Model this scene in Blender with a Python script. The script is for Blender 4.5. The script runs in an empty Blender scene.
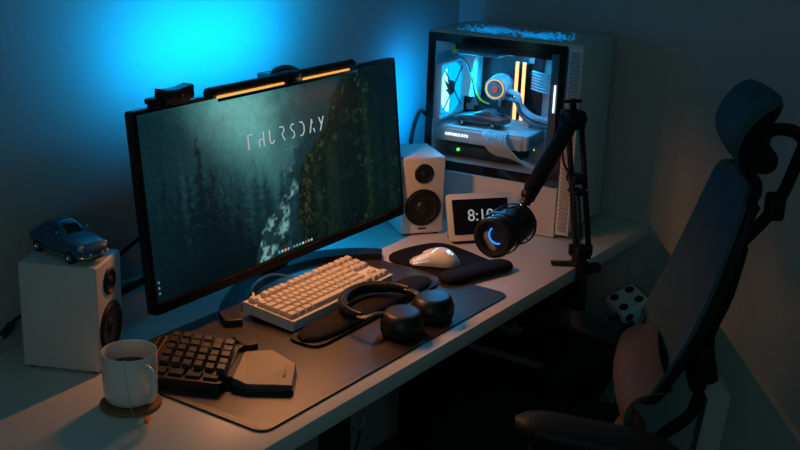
import bpy, bmesh, math, random
import numpy as np
from mathutils import Vector, Matrix, Euler
random.seed(7)
PI = math.pi
DZ = 0.74                      # height of the desk top above the floor
COL = bpy.context.scene.collection
SC = bpy.context.scene

# ------------------------------------------------------------------ materials
def srgb(r, g, b):
    f = lambda c: (c/255/12.92) if c/255 <= .04045 else ((c/255+.055)/1.055)**2.4
    return (f(r), f(g), f(b))

def pm(name, col, rough=.5, metal=0., var=.06, scale=40., bump=0., bscale=200., coat=0., spec=.5, sheen=0.):
    m = bpy.data.materials.new(name); m.use_nodes = True
    nt = m.node_tree; N = nt.nodes; L = nt.links
    p = N['Principled BSDF']
    p.inputs['Roughness'].default_value = rough
    p.inputs['Metallic'].default_value = metal
    p.inputs['Specular IOR Level'].default_value = spec
    p.inputs['Coat Weight'].default_value = coat
    p.inputs['Sheen Weight'].default_value = sheen
    tc = N.new('ShaderNodeTexCoord')
    nz = N.new('ShaderNodeTexNoise'); nz.inputs['Scale'].default_value = scale
    nz.inputs['Detail'].default_value = 4
    L.new(tc.outputs['Object'], nz.inputs['Vector'])
    mr = N.new('ShaderNodeMix'); mr.data_type = 'RGBA'
    mr.inputs['A'].default_value = (*[c*(1-var) for c in col], 1)
    mr.inputs['B'].default_value = (*[min(1, c*(1+var)) for c in col], 1)
    L.new(nz.outputs['Fac'], mr.inputs['Factor'])
    L.new(mr.outputs['Result'], p.inputs['Base Color'])
    if bump > 0:
        n2 = N.new('ShaderNodeTexNoise'); n2.inputs['Scale'].default_value = bscale
        n2.inputs['Detail'].default_value = 3
        L.new(tc.outputs['Object'], n2.inputs['Vector'])
        b = N.new('ShaderNodeBump'); b.inputs['Strength'].default_value = bump
        b.inputs['Distance'].default_value = .002
        L.new(n2.outputs['Fac'], b.inputs['Height'])
        L.new(b.outputs['Normal'], p.inputs['Normal'])
    return m

def em(name, col, strength, base=(.02, .02, .02)):
    m = bpy.data.materials.new(name); m.use_nodes = True
    p = m.node_tree.nodes['Principled BSDF']
    p.inputs['Base Color'].default_value = (*base, 1)
    p.inputs['Emission Color'].default_value = (*col, 1)
    p.inputs['Emission Strength'].default_value = strength
    p.inputs['Roughness'].default_value = .3
    return m

def glass_mat(name, tint=(.9, .95, .97), refl=.06):
    m = bpy.data.materials.new(name); m.use_nodes = True
    nt = m.node_tree; N = nt.nodes; L = nt.links
    N.remove(N['Principled BSDF'])
    t = N.new('ShaderNodeBsdfTransparent'); t.inputs['Color'].default_value = (*tint, 1)
    g = N.new('ShaderNodeBsdfGlossy'); g.inputs['Roughness'].default_value = .03
    fr = N.new('ShaderNodeFresnel'); fr.inputs['IOR'].default_value = 1.3
    mx = N.new('ShaderNodeMixShader')
    L.new(fr.outputs['Fac'], mx.inputs['Fac'])
    L.new(t.outputs[0], mx.inputs[1]); L.new(g.outputs[0], mx.inputs[2])
    L.new(mx.outputs[0], N['Material Output'].inputs['Surface'])
    return m

M = {}
M['wall'] = pm('wall_plaster', (.41, .40, .385), .85, var=.04, scale=6, bump=.5, bscale=55)
M['floor'] = pm('floor_boards', (.10, .085, .07), .5, var=.25, scale=4)
M['ceil'] = pm('ceiling_paint', (.6, .6, .6), .9)
M['desk'] = pm('desk_laminate', (.66, .62, .58), .38, var=.02, scale=15)
M['panel'] = pm('desk_panel', (.42, .41, .39), .6, var=.04)
M['dmetal'] = pm('dark_metal', (.008, .008, .009), .45, metal=.0, spec=.3)
M['mat'] = pm('mat_leather', (.034, .030, .031), .40, var=.1, scale=60, bump=.2, bscale=900, spec=1.)
M['matedge'] = pm('mat_edge', (.07, .03, .015), .6)
M['matlogo'] = pm('mat_logo', (.05, .042, .04), .5)
M['blackp'] = pm('black_plastic', (.010, .010, .011), .38, var=.15)
M['blacks'] = pm('black_satin', (.012, .011, .011), .42, var=.1)
M['blackg'] = pm('black_gloss', (.006, .006, .007), .12, coat=.3)
M['blackr'] = pm('black_rubber', (.009, .009, .009), .6, var=.2, spec=.3)
M['foam'] = pm('black_cloth', (.006, .005, .005), .8, var=.25, scale=300, bump=.3, bscale=1500, spec=.2)
M['white'] = pm('white_plastic', (.72, .70, .67), .42, var=.02)
M['whites'] = pm('white_vinyl', (.60, .58, .56), .5, var=.03, bump=.05, bscale=700)
M['whitem'] = pm('white_steel', (.62, .62, .62), .4, var=.02)
M['keycap'] = pm('keycap_cream', (.49, .45, .41), .5, var=.03, scale=30)
M['keyplate'] = pm('keyboard_plate', (.50, .46, .41), .5)
M['orangeink'] = pm('orange_ink', (.75, .12, .03), .6)
M['kkey'] = pm('keypad_key', (.032, .030, .032), .42, var=.15)
M['kpalm'] = pm('palm_plastic', (.085, .065, .055), .45, var=.15, scale=80, bump=.1, bscale=800)
M['tan'] = pm('tan_plastic', (.16, .09, .05), .5)
M['cone'] = pm('speaker_cone', (.012, .012, .013), .42, var=.2)
M['ceramic'] = pm('white_ceramic', (.74, .72, .69), .18, var=.015, coat=.2)
M['coffee'] = pm('coffee', (.020, .008, .004), .08)
M['cork'] = pm('cork', (.26, .13, .06), .85, var=.45, scale=160, bump=.5, bscale=400)
M['paper'] = pm('paper', (.7, .68, .64), .8)
M['tagor'] = pm('tag_orange', (.80, .16, .02), .7)
M['string'] = pm('string', (.6, .55, .48), .9)
M['bluecar'] = pm('blue_paint', (.018, .095, .20), .32, coat=.4, var=.03)
M['chrome'] = pm('chrome', (.65, .65, .65), .18, metal=1.)
M['carglass'] = pm('car_glass', (.010, .013, .018), .08)
M['carseat'] = pm('car_interior', (.05, .02, .015), .6)
M['redlens'] = pm('orange_lens', (.7, .12, .03), .25)
M['headlamp'] = pm('headlamp', (.55, .5, .42), .15)
M['tyre'] = pm('tyre', (.010, .010, .010), .7)
M['silver'] = pm('silver_paint', (.12, .13, .15), .35, metal=.6)
M['alu'] = pm('aluminium', (.48, .49, .48), .42, metal=.4, var=.05)
M['mesh'] = pm('chair_mesh', (.042, .092, .104), .75, var=.3, scale=500, bump=.4, bscale=1800, spec=.3)
M['lumbar'] = pm('lumbar_cloth', (.085, .066, .06), .8, var=.25, scale=120, bump=.3, bscale=900)
M['seatf'] = pm('seat_cloth', (.008, .008, .009), .9, var=.25, scale=300)
M['plush'] = pm('plush_white', (.72, .74, .72), .95, var=.06, scale=60, bump=.8, bscale=350, sheen=.3)
M['pip'] = pm('pip_black', (.006, .006, .007), .9)
M['cablew'] = pm('cable_white', (.55, .56, .57), .5)
M['pcb'] = pm('board_black', (.016, .017, .02), .5, var=.4, scale=80)
M['chip'] = pm('chip_grey', (.20, .21, .22), .4, metal=.6)
M['yellow'] = pm('yellow_plug', (.75, .55, .03), .5)
M['goldw'] = pm('brass_screw', (.8, .5, .15), .25, metal=1.)
M['chairb'] = pm('chair_black', (.007, .007, .008), .6, var=.15, spec=.2)
M['armpad'] = pm('arm_pad_black', (.020, .020, .022), .5, var=.15, spec=.25)
M['dullgrey'] = pm('dull_grey_trim', (.14, .14, .135), .7)
M['glass'] = glass_mat('tempered_glass')
M['e_bar'] = em('lamp_amber', (1., .36, .06), 1.25)
M['e_fan'] = em('fan_glow', (.0, .42, 1.), 1.5)
M['e_fan_hot'] = em('fan_hot_side_glow', (.30, .85, 1.), 2.4)
M['e_ring'] = em('pump_ring_glow', (1., .42, .03), 1.6)
M['e_logo'] = em('pump_logo_glow', (1., .10, .03), .55)
M['e_ram'] = em('memory_glow', (1., .40, .12), 2.8)
M['e_label_glint'] = em('label_and_glint_glow', (.75, .95, 1.), 2.2)
M['e_green'] = em('green_led', (.15, 1., .12), 1.6)
M['e_mouse'] = em('mouse_glow', (.65, .9, 1.), 1.3)
M['e_mic'] = em('mic_ring_glow', (.01, .22, 1.), 1.8)
M['e_digit'] = em('clock_digits', (.75, .76, .78), .42)
M['e_text'] = em('screen_text', (.60, .72, .72), .62)
for k_ in ('e_text',):
    q_ = M[k_].node_tree.nodes['Principled BSDF']; q_.inputs['Specular IOR Level'].default_value = 0; q_.inputs['Roughness'].default_value = 1
M['e_amberled'] = em('amber_led', (1., .5, .1), .5)
M['dispglass'] = pm('display_glass', (.006, .006, .007), .4, spec=.3)
M['bluetint'] = pm('blue_steel', (.16, .20, .24), .35, metal=.5)

# ------------------------------------------------------------------ geometry helpers
class G:
    """A bmesh that shapes are added to."""
    def __init__(s): s.b = bmesh.new()
    def _x(s, vs, mt):
        if mt is not None: bmesh.ops.transform(s.b, matrix=mt, verts=vs)
    def box(s, c, d, bev=0., mt=None, rz=0., seg=2):
        t = bmesh.ops.create_cube(s.b, size=1.)['verts']
        bmesh.ops.scale(s.b, vec=d, verts=t)
        if bev > 0:
            es = list({e for v in t for e in v.link_edges})
            r = bmesh.ops.bevel(s.b, geom=es, offset=bev, segments=seg, affect='EDGES', profile=.5)
            t = list({v for f in r['faces'] for v in f.verts} | {v for v in t if v.is_valid})
        m = Matrix.Translation(c) @ Matrix.Rotation(rz, 4, 'Z')
        bmesh.ops.transform(s.b, matrix=m, verts=t); s._x(t, mt); return s
    def cyl(s, a, b, r, r2=None, n=24, cap=True, mt=None):
        a = Vector(a); b = Vector(b); d = b-a
        t = bmesh.ops.create_cone(s.b, cap_ends=cap, segments=n, radius1=r, radius2=r if r2 is None else r2, depth=d.length)['verts']
        m = Matrix.Translation((a+b)/2) @ d.to_track_quat('Z', 'Y').to_matrix().to_4x4()
        bmesh.ops.transform(s.b, matrix=m, verts=t); s._x(t, mt); return s
    def sph(s, c, r, n=20, mt=None):
        t = bmesh.ops.create_uvsphere(s.b, u_segments=n, v_segments=max(8, n//2), radius=1.)['verts']
        r = (r, r, r) if not hasattr(r, '__len__') else r
        bmesh.ops.transform(s.b, matrix=Matrix.Translation(c) @ Matrix.Diagonal((*r, 1)), verts=t); s._x(t, mt); return s
    def lathe(s, prof, n=40, mt=None, sx=1., sy=1.):
        rings = []; vs = []
        for r, z in prof:
            if r < 1e-6: ring = [s.b.verts.new((0, 0, z))]
            else: ring = [s.b.verts.new((r*sx*math.cos(2*PI*k/n), r*sy*math.sin(2*PI*k/n), z)) for k in range(n)]
            rings.append(ring); vs += ring
        for p, q in zip(rings, rings[1:]):
            if len(p) == 1 and len(q) == 1: continue
            for k in range(n):
                k2 = (k+1) % n
                if len(p) == 1: s.b.faces.new((p[0], q[k], q[k2]))
                elif len(q) == 1: s.b.faces.new((p[k], q[0], p[k2]))
                else: s.b.faces.new((p[k], q[k], q[k2], p[k2]))
        s._x(vs, mt); return s
    def loft(s, secs, close=True, cap=True, mt=None):
        rings = [[s.b.verts.new(p) for p in sec] for sec in secs]; n = len(rings[0])
        for p, q in zip(rings, rings[1:]):
            for k in range(n if close else n-1):
                k2 = (k+1) % n; s.b.faces.new((p[k], p[k2], q[k2], q[k]))
        if cap and close:
            s.b.faces.new(list(reversed(rings[0]))); s.b.faces.new(rings[-1])
        s._x([v for r in rings for v in r], mt); return s
    def prism(s, poly, z0, z1, bev=0., mt=None, ztop=None, seg=2):
        """poly: xy outline; ztop: per-vertex top heights."""
        lo = [s.b.verts.new((x, y, z0)) for x, y in poly]
        hi = [s.b.verts.new((x, y, z1 if ztop is None else ztop[i])) for i, (x, y) in enumerate(poly)]
        n = len(poly)
        ar = sum(poly[i][0]*poly[(i+1) % n][1]-poly[(i+1) % n][0]*poly[i][1] for i in range(n))
        if ar < 0: lo.reverse(); hi.reverse()
        s.b.faces.new(list(reversed(lo))); ft = s.b.faces.new(hi)
        for k in range(n):
            k2 = (k+1) % n; s.b.faces.new((lo[k], lo[k2], hi[k2], hi[k]))
        vs = lo+hi
        if bev > 0:
            r = bmesh.ops.bevel(s.b, geom=list(ft.edges), offset=bev, segments=seg, affect='EDGES', profile=.5)
            vs = list({v for v in vs if v.is_valid} | {v for f in r['faces'] for v in f.verts})
        s._x(vs, mt); return s
    def tube(s, pts, r, n=10, smooth=3, mt=None, flat=1.):
        P = [Vector(p) for p in pts]
        if smooth and len(P) > 2: P = catmull(P, smooth)
        rr = r if callable(r) else (lambda t: r)
        secs = []; up = None
        for i, p in enumerate(P):
            d = (P[min(i+1, len(P)-1)]-P[max(i-1, 0)]).normalized()
            if up is None:
                up = Vector((0, 0, 1)) if abs(d.z) < .9 else Vector((1, 0, 0))
            x = d.cross(up).normalized(); up = x.cross(d).normalized()
            q = rr(i/(len(P)-1))
            secs.append([p+x*(q*math.cos(2*PI*k/n))+up*(q*flat*math.sin(2*PI*k/n)) for k in range(n)])
        return s.loft(secs, mt=mt)
    def grid(s, rows, mt=None, thick=None):
        """rows of points -> surface; thick: offset vector function to close a shell"""
        R_ = [[s.b.verts.new(p) for p in r] for r in rows]
        for a, b in zip(R_, R_[1:]):
            for k in range(len(a)-1): s.b.faces.new((a[k], a[k+1], b[k+1], b[k]))
        s._x([v for r in R_ for v in r], mt); return s

def catmull(P, k):
    out = []
    n = len(P)
    for i in range(n-1):
        p0 = P[max(i-1, 0)]; p1 = P[i]; p2 = P[i+1]; p3 = P[min(i+2, n-1)]
        for j in range(k):
            t = j/k
            out.append(.5*((2*p1)+(-p0+p2)*t+(2*p0-5*p1+4*p2-p3)*t*t+(-p0+3*p1-3*p2+p3)*t**3))
    out.append(P[-1]); return out

def rpoly(pts, r, n=5):
    """round the corners of an xy polygon"""
    out = []; m = len(pts)
    for i in range(m):
        p = Vector(pts[i]); a = Vector(pts[i-1]); b = Vector(pts[(i+1) % m])
        ri = r[i] if hasattr(r, '__len__') else r
        d1 = (a-p); d2 = (b-p); q = min(ri, d1.length*.48, d2.length*.48)
        s = p+d1.normalized()*q; e = p+d2.normalized()*q
        for k in range(n+1):
            t = k/n; out.append(tuple(s*(1-t)**2+p*2*t*(1-t)+e*t*t))
    return out

def rrect(w, h, r, n=5, cx=0, cy=0):
    return rpoly([(cx-w/2, cy-h/2), (cx+w/2, cy-h/2), (cx+w/2, cy+h/2), (cx-w/2, cy+h/2)], r, n)

def mw(o):
    return Matrix.LocRotScale(o.location, o.rotation_euler, None)

def obj(name, g, mat, parent=None, smooth=35, world=False, loc=None, sub=0):
    b = g.b if isinstance(g, G) else g
    if world and parent is not None:
        m = mw(parent); q = parent.parent
        while q is not None: m = mw(q) @ m; q = q.parent
        b.transform(m.inverted() @ Matrix.Translation((0, 0, DZ)))
    elif world:
        b.transform(Matrix.Translation((0, 0, DZ)))
    bmesh.ops.recalc_face_normals(b, faces=b.faces[:])
    me = bpy.data.meshes.new(name); b.to_mesh(me); b.free()
    me.materials.append(mat if not isinstance(mat, str) else M[mat])
    if smooth:
        for p in me.polygons: p.use_smooth = True
        me.set_sharp_from_angle(angle=math.radians(smooth))
    o = bpy.data.objects.new(name, me); COL.objects.link(o)
    if parent is not None: o.parent = parent
    if loc is not None: o.location = loc
    if sub:
        md = o.modifiers.new('sub', 'SUBSURF'); md.levels = sub; md.render_levels = sub
    return o

def thing(name, label, cat, loc=(0, 0, 0), rz=0., group=None, rot=None):
    o = bpy.data.objects.new(name, None); COL.objects.link(o)
    o.location = (loc[0], loc[1], loc[2]+DZ)
    o.rotation_euler = rot if rot is not None else (0, 0, rz)
    o.empty_display_size = .05
    return tag(o, label, cat, group)

def tag(o, label, cat, group=None):
    o['label'] = label; o['category'] = cat
    if group: o['group'] = group
    return o

def struct(name, g, mat):
    o = obj(name, g, mat, None, smooth=0, world=True); o['kind'] = 'structure'; return o

def text_bm(txt, size, depth=.0004, align='CENTER'):
    cu = bpy.data.curves.new('t', 'FONT'); cu.body = txt; cu.size = size
    cu.align_x = align; cu.align_y = 'CENTER'; cu.extrude = depth
    o = bpy.data.objects.new('t', cu); COL.objects.link(o)
    dg = bpy.context.evaluated_depsgraph_get()
    me = bpy.data.meshes.new_from_object(o.evaluated_get(dg))
    g = G(); g.b.from_mesh(me)
    bpy.data.objects.remove(o); bpy.data.curves.remove(cu); bpy.data.meshes.remove(me)
    return g

# ------------------------------------------------------------------ the room
XW, YW = 1.5566, .6055
FL = -DZ
struct('floor', G().box((-.2, -.9, FL-.02), (4.2, 3.6, .04)), 'floor')
struct('wall_back', G().box((-.3, YW+.03, .56), (3.84, .06, 2.6)), 'wall')
struct('wall_right', G().box((XW+.03, -.9, .56), (.06, 3.4, 2.6)), 'wall')

# ------------------------------------------------------------------ desk
dk = thing('desk', 'long white laminate desk along the wall, everything stands on it', 'desk', (.55, .28, FL))
obj('desktop', G().box((.5266, .2855, -.017), (2.05, .637, .034), .0012), 'desk', dk, world=True)
obj('side_panel', G().box((1.5366, .30, (FL-.034)/2), (.022, .58, -FL-.034)), 'panel', dk, world=True)
for lx, ly in ((.262, .05), (.262, .52)):
    obj('leg', G().box((lx, ly, (FL-.034)/2), (.045, .045, -FL-.034), .003), 'dmetal', dk, world=True)
obj('stretcher', G().box((1.512, .30, -.485), (.02, .50, .022), .002), 'panel', dk, world=True)
obj('bracket', G().box((1.536, .005, -.044), (.018, .022, .018), .003), 'chrome', dk, world=True)

# desk mat
W_, D_ = .8336, .4259
mt_ = thing('desk_mat', 'large brown grey leather desk mat under the keyboards', 'desk mat', (W_/2, D_/2, 0))
obj('mat_sheet', G().prism(rrect(W_, D_, .028, 8), .0006, .0042, .0006), 'mat', mt_)
obj('mat_backing', G().prism(rrect(W_+.0014, D_+.0014, .0287, 8), 0, .0026), 'matedge', mt_)
gl = G()
for pts in ([(.0, 0), (.012, .016), (.020, .004)], [(.012, .016), (.030, .016)], [(.020, .004), (.040, .006), (.030, .016)]):
    gl.tube([(p[0], p[1], 0) for p in pts], .0011, 6, 0)
lg = obj('mat_logo', gl, 'matlogo', mt_, loc=(.345, -.165, .0040)); lg.rotation_euler = (0, 0, .3)

# ------------------------------------------------------------------ monitor
mon_rz, mon_t = math.radians(1.18), math.radians(-6.5)
mon = thing('monitor', 'ultrawide black monitor showing a misty forest wallpaper', 'monitor', (.56, .48, 0), mon_rz)
# panel frame: local u (width), v (height), n (depth, away from the viewer)
HM = .3953; U0 = .0177; U1 = .8918
org = Vector((.1211, .3917, .0659))
Lp = mw(mon).inverted() @ Matrix.Translation((0, 0, DZ)) @ Matrix.Translation(org) @ Matrix.Rotation(mon_rz, 4, 'Z') @ Matrix.Rotation(mon_t, 4, 'X') @ Matrix.Rotation(PI/2, 4, 'X')
# after this: x=u, y=v, z = toward viewer
WM = U1-U0; UC = (U0+U1)/2
SL, SR, SB, ST = .027, U1-.0073, .0224, HM-.0078
g = G().prism(rrect(WM, HM, .008, 6, UC, HM/2), -.020, -.0015, .002, mt=Lp)
obj('back_shell', g, 'blackp', mon)
def frame_bm(x0, x1, y0, y1, a0, a1, b0, b1, z0, z1, r=.006, mt=None):
    g = G(); o_ = rrect(x1-x0, y1-y0, r, 6, (x0+x1)/2, (y0+y1)/2); i_ = rrect(a1-a0, b1-b0, .001, 6, (a0+a1)/2, (b0+b1)/2)
    n = len(o_)
    V = lambda l, z: [g.b.verts.new((x, y, z)) for x, y in l]
    A, B, C, D = V(o_, z0), V(o_, z1), V(i_, z1), V(i_, z0)
    for p, q in ((A, B), (B, C), (C, D), (D, A)):
        for k in range(n):
            k2 = (k+1) % n; g.b.faces.new((p[k], p[k2], q[k2], q[k]))
    g._x(A+B+C+D, mt); return g
M['bezel'] = pm('bezel_black', (.003, .003, .004), .40, spec=.12)
obj('bezel', frame_bm(U0, U1, 0, HM, SL, SR, SB, ST, -.0015, .0015, .008, Lp), 'bezel', mon)
obj('bezel_lip', G().box(((U0+U1)/2, .0195, .0015), (WM-.03, .0030, .0024), .0010, mt=Lp), 'blackg', mon)

# wallpaper: a misty conifer valley with a stream, worked out per vertex of the lit panel
NX, NY = 680, 292
rng = np.random.default_rng(3)
def vnoise(x, y, seed):
    r = np.random.default_rng(seed).random((64, 64))
    xi = np.floor(x).astype(int); yi = np.floor(y).astype(int); fx = x-xi; fy = y-yi
    fx = fx*fx*(3-2*fx); fy = fy*fy*(3-2*fy)
    a = r[yi % 64, xi % 64]; b = r[yi % 64, (xi+1) % 64]; c = r[(yi+1) % 64, xi % 64]; d = r[(yi+1) % 64, (xi+1) % 64]
    return (a*(1-fx)+b*fx)*(1-fy)+(c*(1-fx)+d*fx)*fy
def fbm(x, y, s, o=4):
    t = 0; a = .5
    for k in range(o): t = t+a*vnoise(x*2**k, y*2**k, s+k); a *= .5
    return t
u, v = np.meshgrid(np.linspace(0, 1, NX), np.linspace(0, 1, NY))
n1 = fbm(u*9, v*4, 1); n2 = fbm(u*34, v*15, 9); n3 = fbm(u*110, v*48, 17)
lin = lambda *c: np.array(srgb(*c))
def blend(b, t):
    global img
    b = np.array(b); t = np.clip(t, 0, 1)[..., None]
    img = img*(1-t)+b*t
sm = lambda e0, e1, x: (lambda t: t*t*(3-2*t))(np.clip((x-e0)/(e1-e0), 0, 1))
img = np.broadcast_to(lin(26, 60, 64), (NY, NX, 3)).copy()
# pale fog pouring down from the top of the valley
ax_ = .33+.16*(1-v)
blend(lin(112, 172, 166), np.exp(-((u-ax_-.09*(n1-.5)-.05*(n2-.5))/(.135*(.30+.75*v)))**2)*sm(.30, .95, v+.16*(n1-.5))*1.05)
blend(lin(70, 112, 112), np.exp(-((u-.49)/.07)**2-((v-.55)/.16)**2)*.8)
def spruce(cx, base, top, wd, col, op, soft=.010, seed=0):
    t = (top-v)/(top-base)
    q = (t*15+cx*37) % 1
    half = wd*np.clip(t, 0, 1)**.85*(.50+.50*q)*(.55+.9*n2)
    blend(col, sm(-.002, soft, half-np.abs(u-cx-.004*np.sin(t*40))+.012*(n3-.5))*(t > 0)*op)
# faint far trees in the fog
for k in range(60):
    cx = .02+rng.random()*.56
    spruce(cx, .25, .50+.36*rng.random()-.55*max(0, cx-.36)*(cx > .36), .022+.016*rng.random(), lin(58, 100, 102), .30, .02)
for k in range(40):
    cx = rng.random()*.46
    spruce(cx, .0, .66+.2*rng.random()-.75*max(0, cx-.16), .030+.016*rng.random(), lin(20, 50, 54), .55, .016)
for cx, tp, wd in [(.055, .80, .055), (.10, .70, .05), (.175, .90, .07), (.215, .74, .05), (.135, .72, .06), (.25, .64, .055), (.02, .66, .06), (.29, .50, .05), (.33, .40, .045), (.075, .62, .06), (.20, .6, .07), (.36, .30, .04)]:
    spruce(cx, -.2, tp, wd, lin(10, 32, 36), .84, .012)
blend(lin(10, 30, 35), sm(.62, .12, v+.30*(n1-.5)+.9*np.clip(u-.24, 0, 1))*.88)
blend(lin(14, 40, 46), sm(.20, .02, u+.08*(n1-.5))*.6)
# ridge behind the stream
rid = sm(-.012, .03, u-(.485+.34*np.clip(v-.45, 0, 1)+.04*sm(.45, .2, v))+.05*(n2-.5)+.05*(n1-.5))
blend(lin(22, 58, 62), rid*.85)
for k in range(26):
    cx = .46+.22*rng.random()
    spruce(cx, .30, .56+2.2*(cx-.50)+.12*rng.random(), .022, lin(20, 52, 56), .55, .012)
# right bank, dense and darker with warm crowns
lim = .520+.16*sm(.40, .78, v)-.075*sm(.34, .0, v)
bank = sm(-.012, .018, u-lim+.07*(n2-.5))
top_ = sm(-.02, .02, u-(.53+.36*np.clip(v-.42, 0, 1))+.05*(n2-.5)+.06*(n1-.5))
bank = bank*top_
blend(lin(13, 32, 30), bank*.97)
blend(lin(44, 64, 44), bank*np.clip((n2-.47)*5, 0, 1)*np.clip((n3-.36)*4, 0, 1)*.95)
blend(lin(64, 84, 56), bank*np.clip((n2-.54)*7, 0, 1)*np.clip((n3-.48)*6, 0, 1)*.8)
blend(lin(70, 58, 42), bank*np.clip((n1-.47)*6, 0, 1)*np.clip((n3-.46)*6, 0, 1)*sm(.74, .54, u)*sm(.62, .4, v)*.8)
for k in range(34):
    cx = .58+.40*rng.random(); tp = min(1.06, .58+2.0*(cx-.58)+.14*rng.random())
    spruce(cx, tp-.42, tp, .030, lin(*( (12, 32, 33) if k % 3 else (34, 54, 42))), .34, .016)
blend(lin(12, 36, 46), sm(.80, .97, u)*sm(.2, .8, v)*.75)
# stream with pale rapids and dark stones
cxr = .515-.115*sm(.52, .0, v)+.014*np.sin(v*21)+.05*(n1-.5)
wr = .005+.075*sm(.56, .02, v)**1.1
riv = sm(0, .014, wr-np.abs(u-cxr)+.045*(n2-.5))*sm(.56, .47, v)
foam = fbm(u*46-v*10, v*20, 40)
blend(lin(34, 62, 64), riv*.9)
blend(lin(140, 180, 176), riv*np.clip((foam-.43)*5, 0, 1)*.85)
blend(lin(22, 40, 40), riv*np.clip((fbm(u*80, v*34, 77)-.50)*7, 0, 1)*.85)
img = img*(1-.30*sm(.22, .0, v)*(1-riv*.7))[..., None]*(.86+.28*n3)[..., None]
dr_ = (rng.random((NY, NX)) > .9972)*(v > .30)*(u < .62)
blend(lin(128, 164, 160), dr_*.35); blend(lin(20, 46, 48), ((rng.random((NY, NX)) > .9975)*(v > .45)*(u < .6))*.5)
img = np.clip(img, 0, 1)**1.14*1.12*np.array([.84, 1., 1.05])
me = bpy.data.meshes.new('screen')
xs = SL+(SR-SL)*u; ys = SB+(ST-SB)*v
co = np.stack([xs, ys, np.zeros_like(xs)], -1).reshape(-1, 3)
L4 = np.array(Lp); co = co@L4[:3, :3].T+L4[:3, 3]
idx = np.arange(NX*NY).reshape(NY, NX)
fc = np.stack([idx[:-1, :-1], idx[:-1, 1:], idx[1:, 1:], idx[1:, :-1]], -1).reshape(-1, 4)
me.vertices.add(len(co)); me.vertices.foreach_set('co', co.ravel())
me.loops.add(fc.size); me.loops.foreach_set('vertex_index', fc.ravel())
me.polygons.add(len(fc)); me.polygons.foreach_set('loop_start', np.arange(len(fc))*4)
me.update(); me.validate()
at_ = me.color_attributes.new('picture', 'FLOAT_COLOR', 'POINT')
at_.data.foreach_set('color', np.concatenate([img.reshape(-1, 3), np.ones((NX*NY, 1))], 1).ravel())
ms = bpy.data.materials.new('lit_screen'); ms.use_nodes = True
nt = ms.node_tree; p = nt.nodes['Principled BSDF']
an = nt.nodes.new('ShaderNodeAttribute'); an.attribute_name = 'picture'
nt.links.new(an.outputs['Color'], p.inputs['Emission Color'])
p.inputs['Emission Strength'].default_value = .95
p.inputs['Base Color'].default_value = (.004, .004, .005, 1); p.inputs['Roughness'].default_value = .3; p.inputs['Specular IOR Level'].default_value = .0
me.materials.append(ms)
scr = bpy.data.objects.new('screen', me); COL.objects.link(scr); scr.parent = mon
# day written on the wallpaper in broken strokes
def at_uv(a, b): return (SL+(SR-SL)*a, SB+(ST-SB)*b, .0006)
strokes = {
    'T': [[(0, 0), (0, 1), (.62, 1)]],
    'H': [[(0, 0), (0, .48), (.5, .48)], [(.62, 0), (.62, 1)]],
    'U': [[(0, 1), (0, .25), (.14, .04), (.36, 0), (.62, .18)]],
    'R': [[(0, 1), (.42, 1), (.58, .8), (.5, .58), (.25, .5), (.62, 0)]],
    'S': [[(.6, .98), (.25, .98), (.08, .78), (.3, .55), (.55, .42), (.6, .15), (.4, .0), (.22, .02)]],
    'D': [[(.0, 1), (.35, .97), (.6, .7), (.6, .3), (.35, .03), (.0, 0)]],
    'A': [[(0, 0), (.34, 1), (.44, .72)], [(.50, .26), (.62, .26), (.70, 0)]],
    'Y': [[(0, 1), (.30, .5)], [(.70, 1), (.12, 0)]]}
gt = G(); ux = .352
for ch in 'THURSDAY':
    for st in strokes[ch]:
        gt.tube([at_uv(ux+q[0]*.028, .672+q[1]*.083) for q in st], .0014, 6, 0, mt=Lp)
    ux += .0405
obj('day_text', gt, 'e_text', scr, smooth=0)
gt = G()
for k in range(4): gt.box((*at_uv(.495+.013*k, .615)[:2], .0006), (.004, .0016, .0008), mt=Lp)
obj('date_text', gt, em('dim_text', (.4, .55, .55), .3), scr, smooth=0)
ics = [(.0, .5, .9), (.7, .7, .72), (.9, .6, .1), (.5, .5, .5), (.02, .1, .4), (.2, .3, .35), (.1, .6, .2), (.1, .45, .6), (.8, .82, .85), (.5, .2, .15), (.35, .5, .6), (.6, .62, .64)]
for k, cc in enumerate(ics):
    obj('taskbar_icon', G().box((*at_uv(.432+.0122*k, .018)[:2], .0006), (.0050, .0050, .0008), mt=Lp), em('icon_%d' % k, cc, .7), scr, smooth=0)
for k in range(3):
    obj('desktop_icon', G().box((*at_uv(.010, .050+.030*k)[:2], .0006), (.0045, .0045, .0008), .0008, mt=Lp), em('icon_d%d' % k, (.3, .42, .45), .35), scr, smooth=0)
# stand: crescent foot and neck (world coordinates of the desk)
outer = [(.290, .352), (.330, .407), (.405, .452), (.50, .498), (.60, .514), (.70, .502), (.785, .462), (.835, .418), (.868, .372)]
inner = [(.835, .350), (.80, .385), (.755, .425), (.68, .455), (.60, .464), (.51, .450), (.432, .412), (.350, .370), (.318, .330)]
def cm2(l, k=4): return [(q.x, q.y) for q in catmull([Vector((a, b, 0)) for a, b in l], k)]
obj('stand_foot', G().prism(cm2(outer)+cm2(inner), 0.0045, .020, .004), 'blackp', mon, world=True)
obj('stand_neck', G().box((.60, .487, .12), (.07, .030, .24), .006).box((.60, .470, .25), (.11, .035, .11), .006), 'blackp', mon, world=True)
g = G(); g.tube([(.395, .368, .0085), (.42, .392, .028), (.46, .43, .0255), (.53, .45, .0255), (.562, .425, .024), (.568, .388, .0085)], .003, 8, 4)
tag(obj('white_cable', g, 'cablew', world=True), 'thin white cable lying over the black monitor foot', 'cable')

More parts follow.
